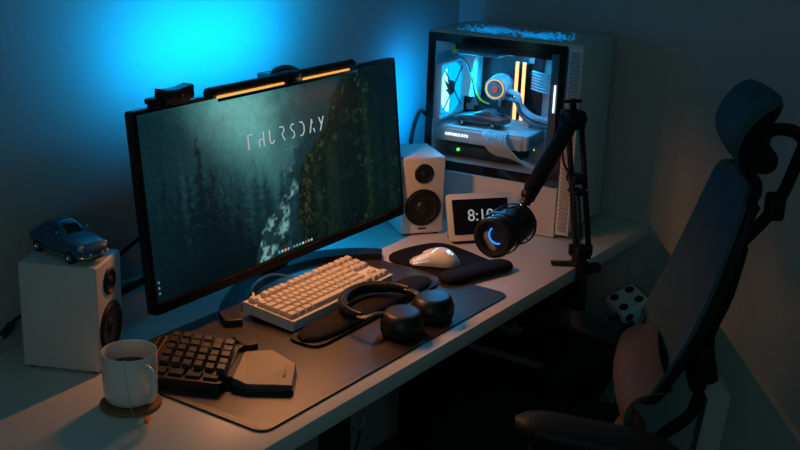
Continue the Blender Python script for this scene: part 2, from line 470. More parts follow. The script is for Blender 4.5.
# ------------------------------------------------------------------ light bar on the monitor
lb = thing('monitor_light_bar', 'slim black light bar glowing amber, clamped on the monitor top', 'lamp', (0.5614, 0.4249, 0.4602), mon_rz)
def wl(o, p): return mw(o).inverted() @ (Vector(p)+Vector((0, 0, DZ)))
A0 = Vector((0.3138, 0.4109, 0.4717)); A1 = Vector((0.8078, 0.4213, 0.4717)); A1 = A0.lerp(A1, .966)
g = G(); g.tube([A0, A0.lerp(A1, .5), A1], .0118, 20, 0); obj('bar', g, 'blacks', lb, world=True)
for q in (A0, A1):
    d = (A1-A0).normalized(); s = -1 if q is A0 else 1
    obj('end_cap', G().cyl(q-d*.001*s, q+d*.004*s, .0125, .011, 20), 'blackp', lb, world=True)
off = Vector((0, -.0098, -.0070))
for a, b in ((.025, .458), (.595, .950)):
    p0 = A0.lerp(A1, a)+off; p1 = A0.lerp(A1, b)+off
    g = G(); g.tube([p0, p0.lerp(p1, .5), p1], .0026, 10, 0)
    obj('amber_strip', g, 'e_bar', lb, world=True)
vz = [A0.lerp(A1, t)+off+Vector((0, -.0100, -.0040)) for t in (.01, .99)]
obj('visor', G().box((vz[0]+vz[1])/2, ((vz[1]-vz[0]).length, .0012, .0062), .0004, rz=mon_rz), 'blackp', lb, world=True)
c0 = A0.lerp(A1, .527)
obj('clamp', G().box((c0.x, c0.y+.002, c0.z), (.05, .030, .0265), .006).box((c0.x, c0.y+.038, c0.z-.0030), (.045, .070, .012), .004).box((c0.x, c0.y+.066, c0.z-.033), (.04, .018, .07), .004), 'blackp', lb, world=True)
g = G(); g.tube([(c0.x-.05, c0.y+.013, c0.z+.0055), (c0.x-.02, c0.y+.020, c0.z+.0155), (c0.x+.02, c0.y+.022, c0.z+.0155), (c0.x+.05, c0.y+.022, c0.z+.0055)], .006, 10, 4)
obj('sensor_dome', g, 'bluetint', lb, world=True)
# ------------------------------------------------------------------ webcam
wc = thing('webcam', 'small black webcam clipped on the left end of the monitor top', 'webcam', (0.2400, 0.4296, 0.4590), mon_rz+.06)
g = G(); secs = []
for k in range(9):
    x = -.040+.010*k; h = .0190+.0035*(x/.04)**2
    secs.append([(x, -.013, .008), (x, -.015, .012), (x, -.015, .005+h*1.2), (x, -.011, .008+h*1.2), (x, .012, .008+h*1.2), (x, .014, .02), (x, .014, .008)])
obj('body', g.loft(secs), 'blackp', wc)
obj('lens', G().cyl((.0, -.0145, .019), (.0, -.0165, .019), .008, .007, 24).cyl((0, -.0165, .019), (0, -.017, .019), .006, .005, 20), 'blackg', wc)
obj('mount', G().box((0, .010, .0075), (.060, .046, .011), .003).box((0, .041, -.012), (.045, .012, .045), .003), 'blackp', wc)
obj('hinge_arm', G().box((-.052, .006, .014), (.030, .022, .012), .004).box((-.058, .002, .005), (.02, .014, .010), .003), 'blackp', wc)

# ------------------------------------------------------------------ speakers
def speaker(name, label, loc, rz):
    w, d, h = .115, .148, .205
    t = thing(name, label, 'speaker', loc, rz, 'pair of white bookshelf speakers')
    obj('cabinet', G().box((0, 0, h/2+.003), (w, d, h-.003), .0045, seg=3), 'whites', t)
    def driver(z, R, nm, dome):
        T = Matrix.Translation((0, -d/2, z)) @ Matrix.Rotation(PI/2, 4, 'X')
        o = obj(nm, G().lathe([(R, -.002), (R, .0022), (R*.965, .0030), (R*.93, .0026), (R*.90, .0012)], 48, T), 'blacks', t)
        obj('surround', G().lathe([(R*.90, .0010), (R*.86, .0034), (R*.80, .0042), (R*.74, .0030), (R*.70, .0008)], 48, T), 'blackr', o)
        pr_ = [(R*.70, .0010), (R*.55, .0003), (R*.34, .0001)]
        pr_ += [(R*.34, .0006), (R*.28, .0030+dome), (R*.15, .0048+dome), (0, .0055+dome)]
        obj('cone', G().lathe(pr_, 40, T), 'cone', o)
    driver(.0745, .0490, 'woofer', .001); driver(.164, .0255, 'tweeter', .0015)
    obj('name_badge', G().box((0, -d/2-.0004, .018), (.022, .0012, .0045), .0004), 'dmetal', t)
    for sx in (-1, 1):
        for sy in (-1, 1):
            obj('foot', G().cyl((sx*.043, sy*.06, 0), (sx*.043, sy*.06, .0046), .007, n=16), 'blackr', t)
    return t
def corner_loc(corner, rz, w=.115, d=.148):
    # corner = front left corner on the desk
    c, s = math.cos(rz), math.sin(rz); x, y = w/2, d/2
    return (corner[0]+c*x-s*y, corner[1]+s*x+c*y, 0)
rzL = math.radians(25.2); spL = corner_loc((-.0113, .382), rzL)
speaker('speaker', 'white speaker at the left end of the desk with a blue toy car on top', spL, rzL)
rzR = math.radians(-37.5); spR = corner_loc((1.024, .425), rzR)
speaker('speaker', 'white speaker between the monitor and the computer tower', spR, rzR)

# ------------------------------------------------------------------ toy cars
def car_sections(st, n=7):
    """st: list of (y, half width, z bottom, z belt, z top, top half width)"""
    secs = []
    for y, hw, zb, zm, zt, tw in st:
        r = [(hw*.80, y, zb), (hw*.97, y, zb+(zm-zb)*.2), (hw, y, zb+(zm-zb)*.55), (hw*.97, y, zm-(zm-zb)*.1), ((hw+tw)/2*.99, y, zm+(zt-zm)*.55), (tw*.86, y, zt-(zt-zm)*.12), (tw*.45, y, zt)]
        secs.append(r+[(0, y, zt)]+[(-a, b, c) for a, b, c in reversed(r)]+[(0, y, zb)])
    return secs
def model_car(name, label, loc, rz, s, sports, paint):
    t = thing(name, label, 'toy car', loc, rz)
    T = Matrix.Scale(s, 4)
    if sports:   # rounded coupe, nose towards -y
        st = [(-.500, .10, .115, .150, .155, .08), (-.485, .145, .085, .165, .18, .12), (-.44, .180, .07, .185, .215, .15), (-.36, .194, .06, .20, .238, .165), (-.20, .200, .055, .215, .258, .17), (-.05, .200, .055, .225, .268, .17), (.12, .200, .055, .23, .270, .17), (.28, .202, .06, .228, .262, .16), (.40, .192, .075, .205, .225, .14), (.47, .165, .095, .18, .188, .11), (.50, .12, .12, .155, .16, .08)]
        cab = [(-.150, .150, .235, .240, .248, .13), (-.06, .152, .235, .30, .330, .11), (.02, .152, .235, .325, .368, .105), (.10, .152, .235, .33, .376, .105), (.20, .148, .235, .315, .355, .098), (.32, .132, .225, .275, .300, .085), (.42, .10, .2, .215, .225, .06)]
        wh = [(-.30, .070), (.27, .070)]; wy = .195
    else:        # low wedge coupe
        st = [(-.500, .17, .08, .13, .135, .15), (-.46, .195, .06, .145, .155, .17), (-.30, .2, .055, .175, .195, .18), (-.12, .2, .055, .20, .22, .18), (.1, .2, .055, .205, .228, .18), (.3, .2, .055, .205, .228, .17), (.44, .2, .07, .205, .225, .17), (.50, .18, .09, .2, .215, .16)]
        cab = [(-.16, .16, .2, .205, .21, .14), (-.02, .155, .2, .26, .275, .12), (.06, .15, .2, .29, .302, .115), (.16, .15, .2, .29, .302, .115), (.34, .145, .2, .24, .25, .115), (.46, .14, .2, .21, .215, .11)]
        wh = [(-.30, .068), (.29, .070)]; wy = .19
    obj('body', G().loft(car_sections(st), mt=T), paint, t, smooth=50)
    obj('cabin', G().loft(car_sections(cab), mt=T), paint, t, smooth=50)
    # glazing laid on the cabin sides, screens and rear
    def roofz(y):
        for a, b in zip(cab, cab[1:]):
            if a[0] <= y <= b[0]:
                q = (y-a[0])/(b[0]-a[0]); return [a[i]+(b[i]-a[i])*q for i in range(6)]
    def sidept(y, f, sx):
        q = roofz(y); lo = (q[1]*.98, q[3]-(q[3]-q[2])*.1); hi = (q[5]*.90, q[4]-(q[4]-q[3])*.16)
        mid = ((q[1]+q[5])/2*1.0, q[3]+(q[4]-q[3])*.55)
        p = (lo[0]+(hi[0]-lo[0])*f, lo[1]+(hi[1]-lo[1])*f)
        return (sx*(p[0]+.0075), y, p[1]+.002)
    for sx in (-1, 1):
        for y0, y1 in (((-.045, .085), (.10, .235)) if sports else ((-.03, .11), (.125, .24))):
            g = G(); g.grid([[sidept(y0+(y1-y0)*k/6, f, sx) for k in range(7)] for f in (.18, .5, .86)], mt=T)
            obj('side_window', g, 'carglass', t)
    g = G(); ya, yb = cab[0][0], cab[2][0]
    def scr_pt(y, f, dz):
        q = roofz(y); return (f*q[5]*.80, y, q[4]-abs(f)**3*(q[4]-q[3])*.15+dz)
    g.grid([[scr_pt(ya+.014+(yb-ya-.03)*k/5, -1+2*j/6, .005) for j in range(7)] for k in range(6)], mt=T)
    ws = obj('windscreen', g, 'carglass', t)
    if sports:
        g = G()
        ring = [scr_pt(ya+.010+(yb-ya-.02)*k/5, -1.04, .007) for k in range(6)]+[scr_pt(yb-.010, -1.04+2.08*j/6, .007) for j in range(1, 7)]+[scr_pt(yb-.010-(yb-ya-.02)*k/5, 1.04, .007) for k in range(1, 6)]+[scr_pt(ya+.010, 1.04-2.08*j/6, .007) for j in range(1, 7)]
        g.tube(ring, .0042, 6, 0, mt=T); obj('windscreen_trim', g, 'chrome', ws)
        for sx in (-1, 1):
            obj('headlight', G().sph((sx*.148, -.435, .188), (.034, .030, .036), 16, T), 'headlamp', t)
            obj('indicator', G().sph((sx*.135, -.478, .125), (.035, .018, .014), 12, T), 'redlens', t)
            obj('fog_lamp', G().sph((sx*.075, -.497, .118), (.022, .015, .018), 12, T), 'headlamp', t)
            g = G(); g.tube([(sx*.02, -.508, .100), (sx*.10, -.505, .098), (sx*.165, -.470, .098), (sx*.19, -.43, .10)], .011, 8, 3, mt=T)
            obj('bumper', g, 'chrome', t)
            obj('door_handle', G().box((sx*.200, .07, .20), (.008, .035, .008), .002, mt=T), 'chrome', t)
        obj('wing_mirror', G().cyl((.17, -.09, .255), (.185, -.095, .285), .004, n=8, mt=T).sph((.188, -.095, .295), (.018, .008, .018), 12, T), 'chrome', t)
        obj('wing_mirror', G().cyl((-.17, -.09, .255), (-.185, -.095, .285), .004, n=8, mt=T).sph((-.188, -.095, .295), (.018, .008, .018), 12, T), 'chrome', t)
        for sx in (-1, 1): obj('side_trim', G().box((sx*.197, 0, .075), (.012, .46, .014), .003, mt=T), 'chrome', t)
    else:
        obj('front_lamp', G().box((0, -.485, .12), (.30, .03, .03), .006, mt=T), 'headlamp', t)
        obj('vent_louvre', G().box((0, .36, .255), (.16, .16, .012), .003, mt=T), 'blackp', t)
    for y, r in wh:
        for sx in (-1, 1):
            x = sx*wy
            w = obj('wheel', G().lathe([(r*.55, -.024), (r*.9, -.026), (r, -.018), (r, .018), (r*.9, .026), (r*.55, .024)], 24, T @ Matrix.Translation((x*.93, y, r)) @ Matrix.Rotation(PI/2, 4, 'Y')), 'tyre', t)
            g = G().lathe([(r*.60, .0), (r*.60, .020*sx+.001*sx), (r*.5, .024*sx), (r*.42, .016*sx), (r*.18, .022*sx), (0, .027*sx)], 20, T @ Matrix.Translation((x*.93, y, r)) @ Matrix.Rotation(PI/2, 4, 'Y'))
            obj('hubcap', g, 'chrome', w)
    return t
model_car('model_car', 'small blue sports coupe model parked on the white speaker', (.017, .486, .2052), math.radians(-5), .172, True, 'bluecar')

# ------------------------------------------------------------------ mug, coaster, tea tag
MX, MY = -.055, .254
co_ = obj('coaster', G().lathe([(0, 0), (.050, 0), (.0525, .002), (.0525, .006), (.051, .0075), (0, .0075)], 56), 'cork'); co_.location = (MX-.002, MY-.002, DZ)
tag(co_, 'round cork coaster under the white mug', 'coaster')
mug = thing('coffee_mug', 'white ceramic mug of coffee standing on a cork coaster', 'mug', (MX+.001, MY+.001, .0077))
obj('cup', G().lathe([(0, .003), (.030, .0), (.036, .001), (.0415, .005), (.0448, .013), (.0462, .025), (.0468, .045), (.0470, .065), (.0472, .090), (.0466, .0925), (.0455, .0922), (.0448, .090), (.0445, .06), (.0438, .025), (.040, .008), (.030, .0045), (0, .004)], 64), 'ceramic', mug)
obj('coffee', G().lathe([(0, .060), (.030, .060), (.0443, .0602)], 48), 'coffee', mug, smooth=0)
hd = math.radians(-131.5+30)
g = G(); ca, sa = math.cos(hd), math.sin(hd)
g.tube([(ca*r, sa*r, z) for r, z in ((.044, .074), (.058, .078), (.072, .070), (.076, .050), (.068, .030), (.055, .020), (.043, .018))], .0058, 14, 5, flat=1.25)
obj('handle', g, 'ceramic', mug)
tb = thing('tea_tag', 'small orange and white paper tag on a string hanging from the mug', 'tag', (-.088, .190, .0002), .6)
# string: over the rim, down the near side, across the coaster to the desk
vd = Vector((-.667, -.745, 0)); r0 = Vector((MX, MY, 0)); side = Vector((-.745, .667, 0))
def rp(r, a, z):
    q = vd*math.cos(a)+side*math.sin(a); return r0+q*r+Vector((0, 0, z))
g = G(); g.tube([rp(.0405, .20, .0885), rp(.0460, .20, .1040), rp(.0485, .18, .085), rp(.0485, .10, .045), rp(.0472, .02, .018), rp(.055, -.05, .0085), rp(.062, -.09, .001), (-.094, .193, .0012)], .0005, 6, 4)
obj('string', g, 'string', tb, world=True)
obj('tag_paper', G().box((-.004, .004, .0008), (.020, .014, .0012), .0003), 'paper', tb)
obj('tag_band', G().box((.004, -.006, .0016), (.022, .009, .0014), .0003), 'tagor', tb)

# ------------------------------------------------------------------ keyboard (tenkeyless)
kz0, kzb = .030, .0414
kb_t = math.atan2(kzb-kz0, .133)
kb = thing('keyboard', 'cream white tenkeyless mechanical keyboard with a wrist rest before it', 'keyboard', (.3523, .2257, .0042), .0154)
KT = Matrix.Translation((0, 0, kz0-.0042)) @ Matrix.Rotation(kb_t, 4, 'X')
KL, KD = .358, .134
obj('case', G().prism(rrect(KL, KD, .004, 4, KL/2, KD/2), -.022, -.0006, .001, mt=KT), 'white', kb)
obj('rim', frame_bm(0, KL, 0, KD, .0045, KL-.0045, .006, KD-.006, -.001, .0, .004, KT), 'keyplate', kb)
obj('plate', G().box((KL/2, KD/2, -.0030), (KL-.008, KD-.011, .002), mt=KT), 'keyplate', kb)
for x in (.03, KL-.03):
    obj('foot', G().box((x, KD-.014, (-.0278)), (.022, .010, .016), .002, mt=KT), 'blackr', kb)
    obj('foot', G().box((x, .012, -.0226), (.022, .010, .0056), .001, mt=KT), 'blackr', kb)
U = .01905; capm = {}
def cap_mesh(w):
    if w in capm: return capm[w]
    W2 = w*U-.0012; D2 = U-.0012; g = G(); secs = []
    for z, ins in ((0, 0), (.0035, .0008), (.0078, .0021), (.0086, .0028)):
        secs.append([(x, y+(.0006 if z > .005 else 0), z) for x, y in rrect(W2-2*ins, D2-2*ins, .0018, 3)])
    g.loft(secs); me = bpy.data.meshes.new('keycap'); bmesh.ops.recalc_face_normals(g.b, faces=g.b.faces[:]); g.b.to_mesh(me); g.b.free()
    me.materials.append(M['keycap'])
    for p in me.polygons: p.use_smooth = True
    me.set_sharp_from_angle(angle=math.radians(40)); capm[w] = me; return me
rows = [
    (5.25, [(0, 1)]+[(2+i, 1) for i in range(4)]+[(6.5+i, 1) for i in range(4)]+[(11+i, 1) for i in range(4)]+[(15.25+i, 1) for i in range(3)]),
    (4.0, [(i, 1) for i in range(13)]+[(13, 2)]+[(15.25+i, 1) for i in range(3)]),
    (3.0, [(0, 1.5)]+[(1.5+i, 1) for i in range(12)]+[(13.5, 1.5)]+[(15.25+i, 1) for i in range(3)]),
    (2.0, [(0, 1.75)]+[(1.75+i, 1) for i in range(11)]+[(12.75, 2.25)]),
    (1.0, [(0, 2.25)]+[(2.25+i, 1) for i in range(10)]+[(12.25, 2.75), (16.25, 1)]),
    (0.0, [(0, 1.25), (1.25, 1.25), (2.5, 1.25), (3.75, 6.25), (10, 1.25), (11.25, 1.25), (12.5, 1.25), (13.75, 1.25)]+[(15.25+i, 1) for i in range(3)])]
kx0 = (KL-18.25*U)/2; ky0 = (KD-6.25*U)/2
tilt = {5.25: -.05, 4.0: -.03, 3.0: 0, 2.0: .04, 1.0: .07, 0.0: .09}
for ry, ks in rows:
    for x, w in ks:
        o = bpy.data.objects.new('keycap', cap_mesh(w)); COL.objects.link(o); o.parent = kb
        loc = KT @ Vector((kx0+(x+w/2)*U, ky0+(ry+.5)*U, .0008+(.0012 if ry > 4.5 else 0)))
        o.location = loc; o.rotation_euler = (kb_t-tilt[ry]*.6, 0, 0)
obj('printed_mark', G().box((kx0+16.6*U, ky0+2.5*U, -.0019), (.030, .0045, .0004), mt=KT), 'orangeink', kb, smooth=0)

# keyboard wrist rest: padded pill
def pillow(w, d, h, nx=40, sec=None):
    g = G(); secs = []
    for i in range(nx+1):
        t = -1+2*i/nx; e = (1-abs(t)**7)**.5 if abs(t) < 1 else 0
        e = max(e, .03); ring = []
        for k in range(24):
            a = 2*PI*k/24; cx, cz = math.cos(a), math.sin(a)
            y = d/2*e*abs(cx)**.75*(1 if cx > 0 else -1)
            z = h*(.18+.82*(.35+.65*e)*max(0, cz)**.7) if cz > 0 else h*.18*(1-abs(cz)**.7)
            ring.append((t*w/2, y, z))
        secs.append(ring)
    return g.loft(secs)
wr = thing('wrist_rest', 'long black padded wrist rest in front of the cream keyboard', 'wrist rest', (.552, .1835, .0042), .018)
obj('cushion', pillow(.463, .076, .0205), 'foam', wr, smooth=60)
obj('base_plate', G().prism(rrect(.467, .080, .030, 8), 0, .006, .001), 'blackr', wr)

# ------------------------------------------------------------------ one handed keypad
e1 = Vector((.318, -.948, 0)); e2 = Vector((.848, .530, 0))
kp = thing('gaming_keypad', 'black one-handed keypad with palm rest on the mat beside the mug', 'keypad', (.12, .21, .0042))
BL, BR, TR, TL = Vector((.0370, .2830, .038)), Vector((.0800, .1560, .038)), Vector((.1740, .2150, .052)), Vector((.1350, .3400, .052))
def bil(s, t): return (BL*(1-s)+BR*s)*(1-t)+(TL*(1-s)+TR*s)*t
bd = [(.004, .270), (.058, .150), (.096, .168), (.182, .216), (.180, .250), (.162, .325), (.140, .354), (.085, .366), (.040, .316)]
bz = [.030, .030, .032, .042, .045, .045, .045, .042, .034]
obj('base', G().prism(rpoly(bd, .008, 3), .0045, .03, mt=None, ztop=[z-.004 for z in bz for _ in range(4)]), 'blackp', kp, world=True)
def keyblock(c, ex, ey, w, d, h, taper=.82):
    nz = ex.cross(ey).normalized(); g = G(); secs = []
    for z, f in ((-h, 1), (-.0015, 1-(1-taper)*.6), (0, taper)):
        secs.append([c+ex*(sx*w/2*f)+ey*(sy*d/2*f)+nz*z for sx, sy in ((-1, -1), (1, -1), (1, 1), (-1, 1))])
    return g.loft(secs)
for i in range(6):
    for j in range(5):
        s = (i+.5)/6; st = .03*(i % 3)
        t = (j+.45)/5
        if i >= 4 and j == 4: t -= .02
        c = bil(s, t); ex = (bil(s+.05, t)-bil(s-.05, t)).normalized(); ey = (bil(s, t+.05)-bil(s, t-.05)).normalized()
        c = c+Vector((0, 0, .004+.0015*((i+j) % 2)))
        obj('keycap', keyblock(c, ex, ey, .0178, .0190, .010), 'kkey', kp, world=True, smooth=0)
for k in range(4):
    a = Vector((.0150, .2800, .0330)); b = Vector((.0660, .1580, .0330))
    c = a.lerp(b, (k+.5)/4)+Vector((.006, .004, 0)); ex = (b-a).normalized()
    obj('wide_key', keyblock(c, ex, Vector((.92, .36, .22)).normalized(), .0285, .017, .012, .92), 'kkey', kp, world=True, smooth=0)
# side strip of six small buttons
sa_, sb_ = Vector((.062, .318, .0385)), Vector((.113, .343, .0475))
g = keyblock(sa_.lerp(sb_, .5), (sb_-sa_).normalized(), Vector((-.40, .82, .0)).normalized(), .062, .016, .006, .95)
ss = obj('side_strip', g, 'tan', kp, world=True, smooth=0)
for k in range(5):
    c = sa_.lerp(sb_, (k+.6)/5.2)+Vector((0, 0, .003))
    obj('strip_button', keyblock(c, (sb_-sa_).normalized(), Vector((-.40, .82, 0)).normalized(), .007, .009, .005), 'blackp', ss, world=True, smooth=0)
# palm rest: faceted slab
pp = [(.178, .200), (.217, .166), (.207, .100), (.140, .054), (.092, .118), (.088, .150)]
pz = [.034, .034, .027, .022, .022, .028]
obj('palm_rest', G().prism(pp, .0045, .03, ztop=pz, bev=.0016), 'kpalm', kp, world=True, smooth=0)
obj('palm_base', G().prism([(.186, .208), (.222, .170), (.210, .100), (.141, .052), (.086, .118), (.082, .152)], .0043, .012, .001), 'blackp', kp, world=True, smooth=0)
obj('bridge', G().prism([(.088, .165), (.098, .145), (.182, .205), (.178, .228)], .006, .026, .003), 'blackp', kp, world=True, smooth=0)
g = G(); g.box((.172, .098, .0268), (.050, .0016, .0006), rz=math.radians(33)); g.box((.165, .0915, .0256), (.018, .004, .0006), rz=math.radians(35))
obj('palm_mark', g, 'blackp', kp, world=True, smooth=0)
th_ = [(.262, .292), (.270, .256), (.250, .230), (.230, .238), (.228, .252), (.242, .288)]
tk = obj('thumb_button', G().prism(th_, .006, .018, .002), 'kkey', kp, world=True, smooth=0)
obj('thumb_arm', G().box((.205, .252, .012), (.06, .014, .008), .002, rz=.1), 'blackp', kp, world=True, smooth=0)

# ------------------------------------------------------------------ mouse pad, mouse
mp = thing('mouse_pad', 'black rounded mouse pad with a padded wrist rest right of the desk mat', 'mouse pad', (.94, .22, 0))
poly = [(.815, .150), (.985, .085), (1.003, .158), (1.022, .215), (1.040, .285), (1.030, .322), (.985, .342), (.940, .355), (.880, .360), (.843, .335), (.8445, .259)]
obj('pad_sheet', G().prism(rpoly(poly, .02, 4), .0, .0058, .001), 'foam', mp, world=True)
ro = obj('pad_rest', pillow(.214, .064, .021), 'foam', mp, smooth=60)
ro.location = (.893-.94, .121-.22, .0042); ro.rotation_euler = (0, 0, math.radians(-17))
ms_ = thing('mouse', 'white computer mouse with glowing marks on the black pad', 'mouse', (.884, .230, .0060), math.radians(29))
def mouse_secs(scale=1., z0=.0):
    secs = []
    for i in range(17):
        t = i/16; y = -.060+.120*t
        e = max(.04, (1-abs(2*t-1)**3.2))**.5
        hw = (.0315+.003*math.cos(2*PI*(t-.12))-.002*math.sin(PI*t))*e
        h = (.039-.020*max(0, (t-.42))**1.2*1.9)*max(.12, (1-abs((t-.44)/.58)**3.)) if t > .44 else .039*max(.12, (1-abs((t-.44)/.46)**2.6))
        ring = []
        for k in range(20):
            a = 2*PI*k/20; cx, cz = math.cos(a), math.sin(a)
            ring.append((hw*abs(cx)**.8*(1 if cx > 0 else -1), y, z0+(h*max(0, cz)**.62*scale+.004 if cz >= 0 else .004*(1-abs(cz)))))
        secs.append(ring)
    return secs
obj('shell', G().loft(mouse_secs()), 'white', ms_, smooth=60)
def mz(x, y):
    t = (y+.060)/.120
    h = (.039-.020*max(0, (t-.42))**1.2*1.9)*max(.12, (1-abs((t-.44)/.58)**3.)) if t > .44 else .039*max(.12, (1-abs((t-.44)/.46)**2.6))
    e = max(.04, (1-abs(2*t-1)**3.2))**.5; hw = (.0315+.003*math.cos(2*PI*(t-.12))-.002*math.sin(PI*t))*e
    c = min(.98, (abs(x)/hw)**(1/.8)); return .004+h*(1-c*c)**.31
g = G(); g.cyl((-.0035, .034, mz(0, .034)-.004), (.0035, .034, mz(0, .034)-.004), .0085, n=20); obj('scroll_wheel', g, 'blackr', ms_)
g = G(); rows_ = []
for t in np.linspace(0, 1, 8):
    cx, cy = -.0165+.0150*t, .008-.0150*t
    rows_.append([(cx+.0019*q*.7, cy+.0019*q*.7, mz(cx+.0019*q*.7, cy+.0019*q*.7)+.0007) for q in (-1, 0, 1)])
g.grid(rows_); obj('light_bar', g, 'e_mouse', ms_)
g = G()
for k in range(12):
    a = 2*PI*k/12
    if k % 4 != 3:
        for r in (.0065,):
            x, y = -.0085+r*math.cos(a), -.034+r*1.05*math.sin(a); g.box((x, y, mz(x, y)+.0004), (.0034, .0034, .0012))
g.box((-.0085, -.036, mz(-.0085, -.036)+.0004), (.006, .0022, .0016)); g.box((-.0085, -.0315, mz(-.0085, -.0315)+.0004), (.0022, .005, .0016))
obj('palm_mark', g, 'e_mouse', ms_, smooth=0)
g = G()
for i in range(7):
    for j in range(4):
        y = .016+.0054*i; x = -.0150-.0036*j-(.0014 if i % 2 else 0)
        if abs(x) > .0275: continue
        q = .0018 if i > 2 else .0013
        g.box((x, y, mz(x, y)+.0002), (q, q*1.1, .0012))
obj('honeycomb_light', g, 'e_mouse', ms_, smooth=0)
obj('button_seam', G().box((0, .042, mz(0, .042)-.0012), (.0009, .028, .0035)), 'blackp', ms_, smooth=0)

# ------------------------------------------------------------------ headphones
hp = thing('headphones', 'black over-ear headphones lying on the front edge of the desk mat', 'headphones', (.54, .08, .0042))
def cup(c, rz, tilt):
    T = Matrix.Translation(c) @ Matrix.Rotation(rz, 4, 'Z') @ Matrix.Rotation(tilt, 4, 'X') @ Matrix.Diagonal((1.22, 1.22, 1.0, 1))
    o = obj('ear_cup', G().lathe([(0, .017), (.038, .017), (.0415, .0185), (.0425, .0225), (.0415, .029), (.0385, .038), (.0345, .0455), (.0315, .0478), (.0300, .0480), (.0292, .0468), (.0284, .0480), (.020, .0490), (0, .0493)], 48, T, 1., .86), 'blacks', hp, world=True)
    obj('ear_pad', G().lathe([(.018, .004), (.024, -.001), (.034, .0), (.041, .006), (.0425, .013), (.040, .019), (.02, .019)], 44, T, 1., .86), 'blackr', o, world=True)
    return o
c1 = Vector((.492, .058, .0058)); c2 = Vector((.603, .056, .0058))
cup(c1, .55, .0); cup(c2, .15, .0)
def yoke(pts, ww=.0085):
    g = G(); g.tube(pts, ww, 12, 4, flat=.55); return g
h1 = [(.478, .085, .045), (.455, .098, .047), (.436, .103, .045), (.434, .125, .042)]
h2 = [(.603, .082, .045), (.609, .102, .046), (.616, .116, .045), (.619, .135, .043)]
obj('yoke', yoke(h1), 'blacks', hp, world=True); obj('yoke', yoke(h2), 'blacks', hp, world=True)
hb = [(.434, .118, .043), (.441, .150, .041), (.462, .188, .040), (.494, .212, .040), (.532, .222, .041), (.574, .215, .042), (.604, .188, .043), (.617, .158, .043), (.619, .130, .043)]
g = G(); P = catmull([Vector(p) for p in hb], 5); secs = []
for i, p in enumerate(P):
    d = (P[min(i+1, len(P)-1)]-P[max(i-1, 0)]).normalized(); x = d.cross(Vector((0, 0, 1))).normalized(); t = i/(len(P)-1)
    hh = .010+.0025*math.sin(PI*t); ww = .0045+.0035*math.sin(PI*t)
    secs.append([p+x*(ww*math.cos(2*PI*k/14))+Vector((0, 0, 1))*(hh*math.sin(2*PI*k/14)) for k in range(14)])
obj('headband', g.loft(secs), 'blackp', hp, world=True, smooth=60)
g = G(); secs = []
cc = Vector((.527, .14, 0))
for i in range(8, len(P)-8):
    p = P[i]; d = (P[i+1]-P[i-1]).normalized(); x = d.cross(Vector((0, 0, 1))).normalized()
    if (cc-p).dot(x) < 0: x = -x
    secs.append([p+x*(.008+.006*math.cos(2*PI*k/12))+Vector((0, 0, -.000+.0115*math.sin(2*PI*k/12))) for k in range(12)])
obj('headband_pad', g.loft(secs), 'blackr', hp, world=True, smooth=60)

# ------------------------------------------------------------------ smart display
rzD = math.radians(-39)
sd = thing('smart_display', 'white framed smart display showing the time in front of the computer tower', 'display', (1.118, .236, 0), rzD)
tl = math.radians(-24)
DT = Matrix.Translation((0, -.004, .010)) @ Matrix.Rotation(tl, 4, 'X') @ Matrix.Rotation(PI/2, 4, 'X')
dw, dh = .178, .120
obj('frame', G().prism(rrect(dw, dh, .009, 6, 0, dh/2), -.009, -.0005, .002, mt=DT), 'white', sd)
obj('screen', G().prism(rrect(dw-.028, dh-.030, .002, 3, .0, dh/2), -.001, .0006, mt=DT), 'dispglass', sd)
obj('base', G().prism(rrect(.150, .070, .02, 6, 0, .036), 0, .012, .003), 'blackr', sd)
obj('stand', G().prism(rpoly([(-.06, .036), (.06, .036), (.045, .068), (-.045, .068)], .01), .011, .050, .004), 'dmetal', sd)
g = text_bm('8:10', .042, .0004); g.b.transform(DT @ Matrix.Translation((-.001, dh/2+.002, .0010)))
obj('time_digits', g, 'e_digit', sd, smooth=0)

# ------------------------------------------------------------------ computer tower
PX, PY, prz = 1.274, .0725, math.radians(6)
PW, PD, PH = .240, .425, .503
pc = thing('computer_tower', 'white computer tower with a glass side, lit blue and amber inside', 'computer', (PX, PY, 0), prz)
# local: x across the front, y to the rear, z up; the glass side is x = 0
obj('top_panel', G().box((PW/2, PD/2, PH-.006), (PW, PD, .012), .003), 'whitem', pc)
obj('front_panel', G().box((PW/2+.002, .014, .26), (PW-.004, .028, .478), .004), 'whitem', pc)
obj('right_panel', G().box((PW-.003, PD/2, .255), (.006, PD-.004, .484)), 'whitem', pc)
obj('bottom_panel', G().box((PW/2, PD/2+.01, .014), (PW-.01, PD-.03, .008)), 'whitem', pc)
obj('rear_panel', G().box((.018, PD-.004, .30), (.03, .006, .38)).box((PW-.03, PD-.004, .30), (.05, .006, .38)).box((PW/2, PD-.004, .464), (PW-.01, .006, .055)).box((PW/2, PD-.004, .19), (PW-.01, .006, .17)), 'whitem', pc)
obj('lower_side_panel', G().box((.004, (.040+PD)/2, .0675), (.008, PD-.042, .131), .002), 'whitem', pc)
for fx in (.03, PW-.03):
    for fy in (.07, PD-.05):
        obj('foot', G().box((fx, fy, .006), (.03, .04, .012), .003), 'whitem', pc)
# perforated strip beside the glass
sp_ = obj('side_strip', G().box((.003, .020, .255), (.006, .036, .484), .001), 'whitem', pc)
g = G()
for j in range(76):
    for i in range(4):
        y = .0085+.0062*i+(.0031 if j % 2 else 0); z = .024+.0061*j
        g.box((-.00015, y, z), (.0006, .0034, .0036))
ho = obj('vent_hole', g, 'blackr', sp_, smooth=0)
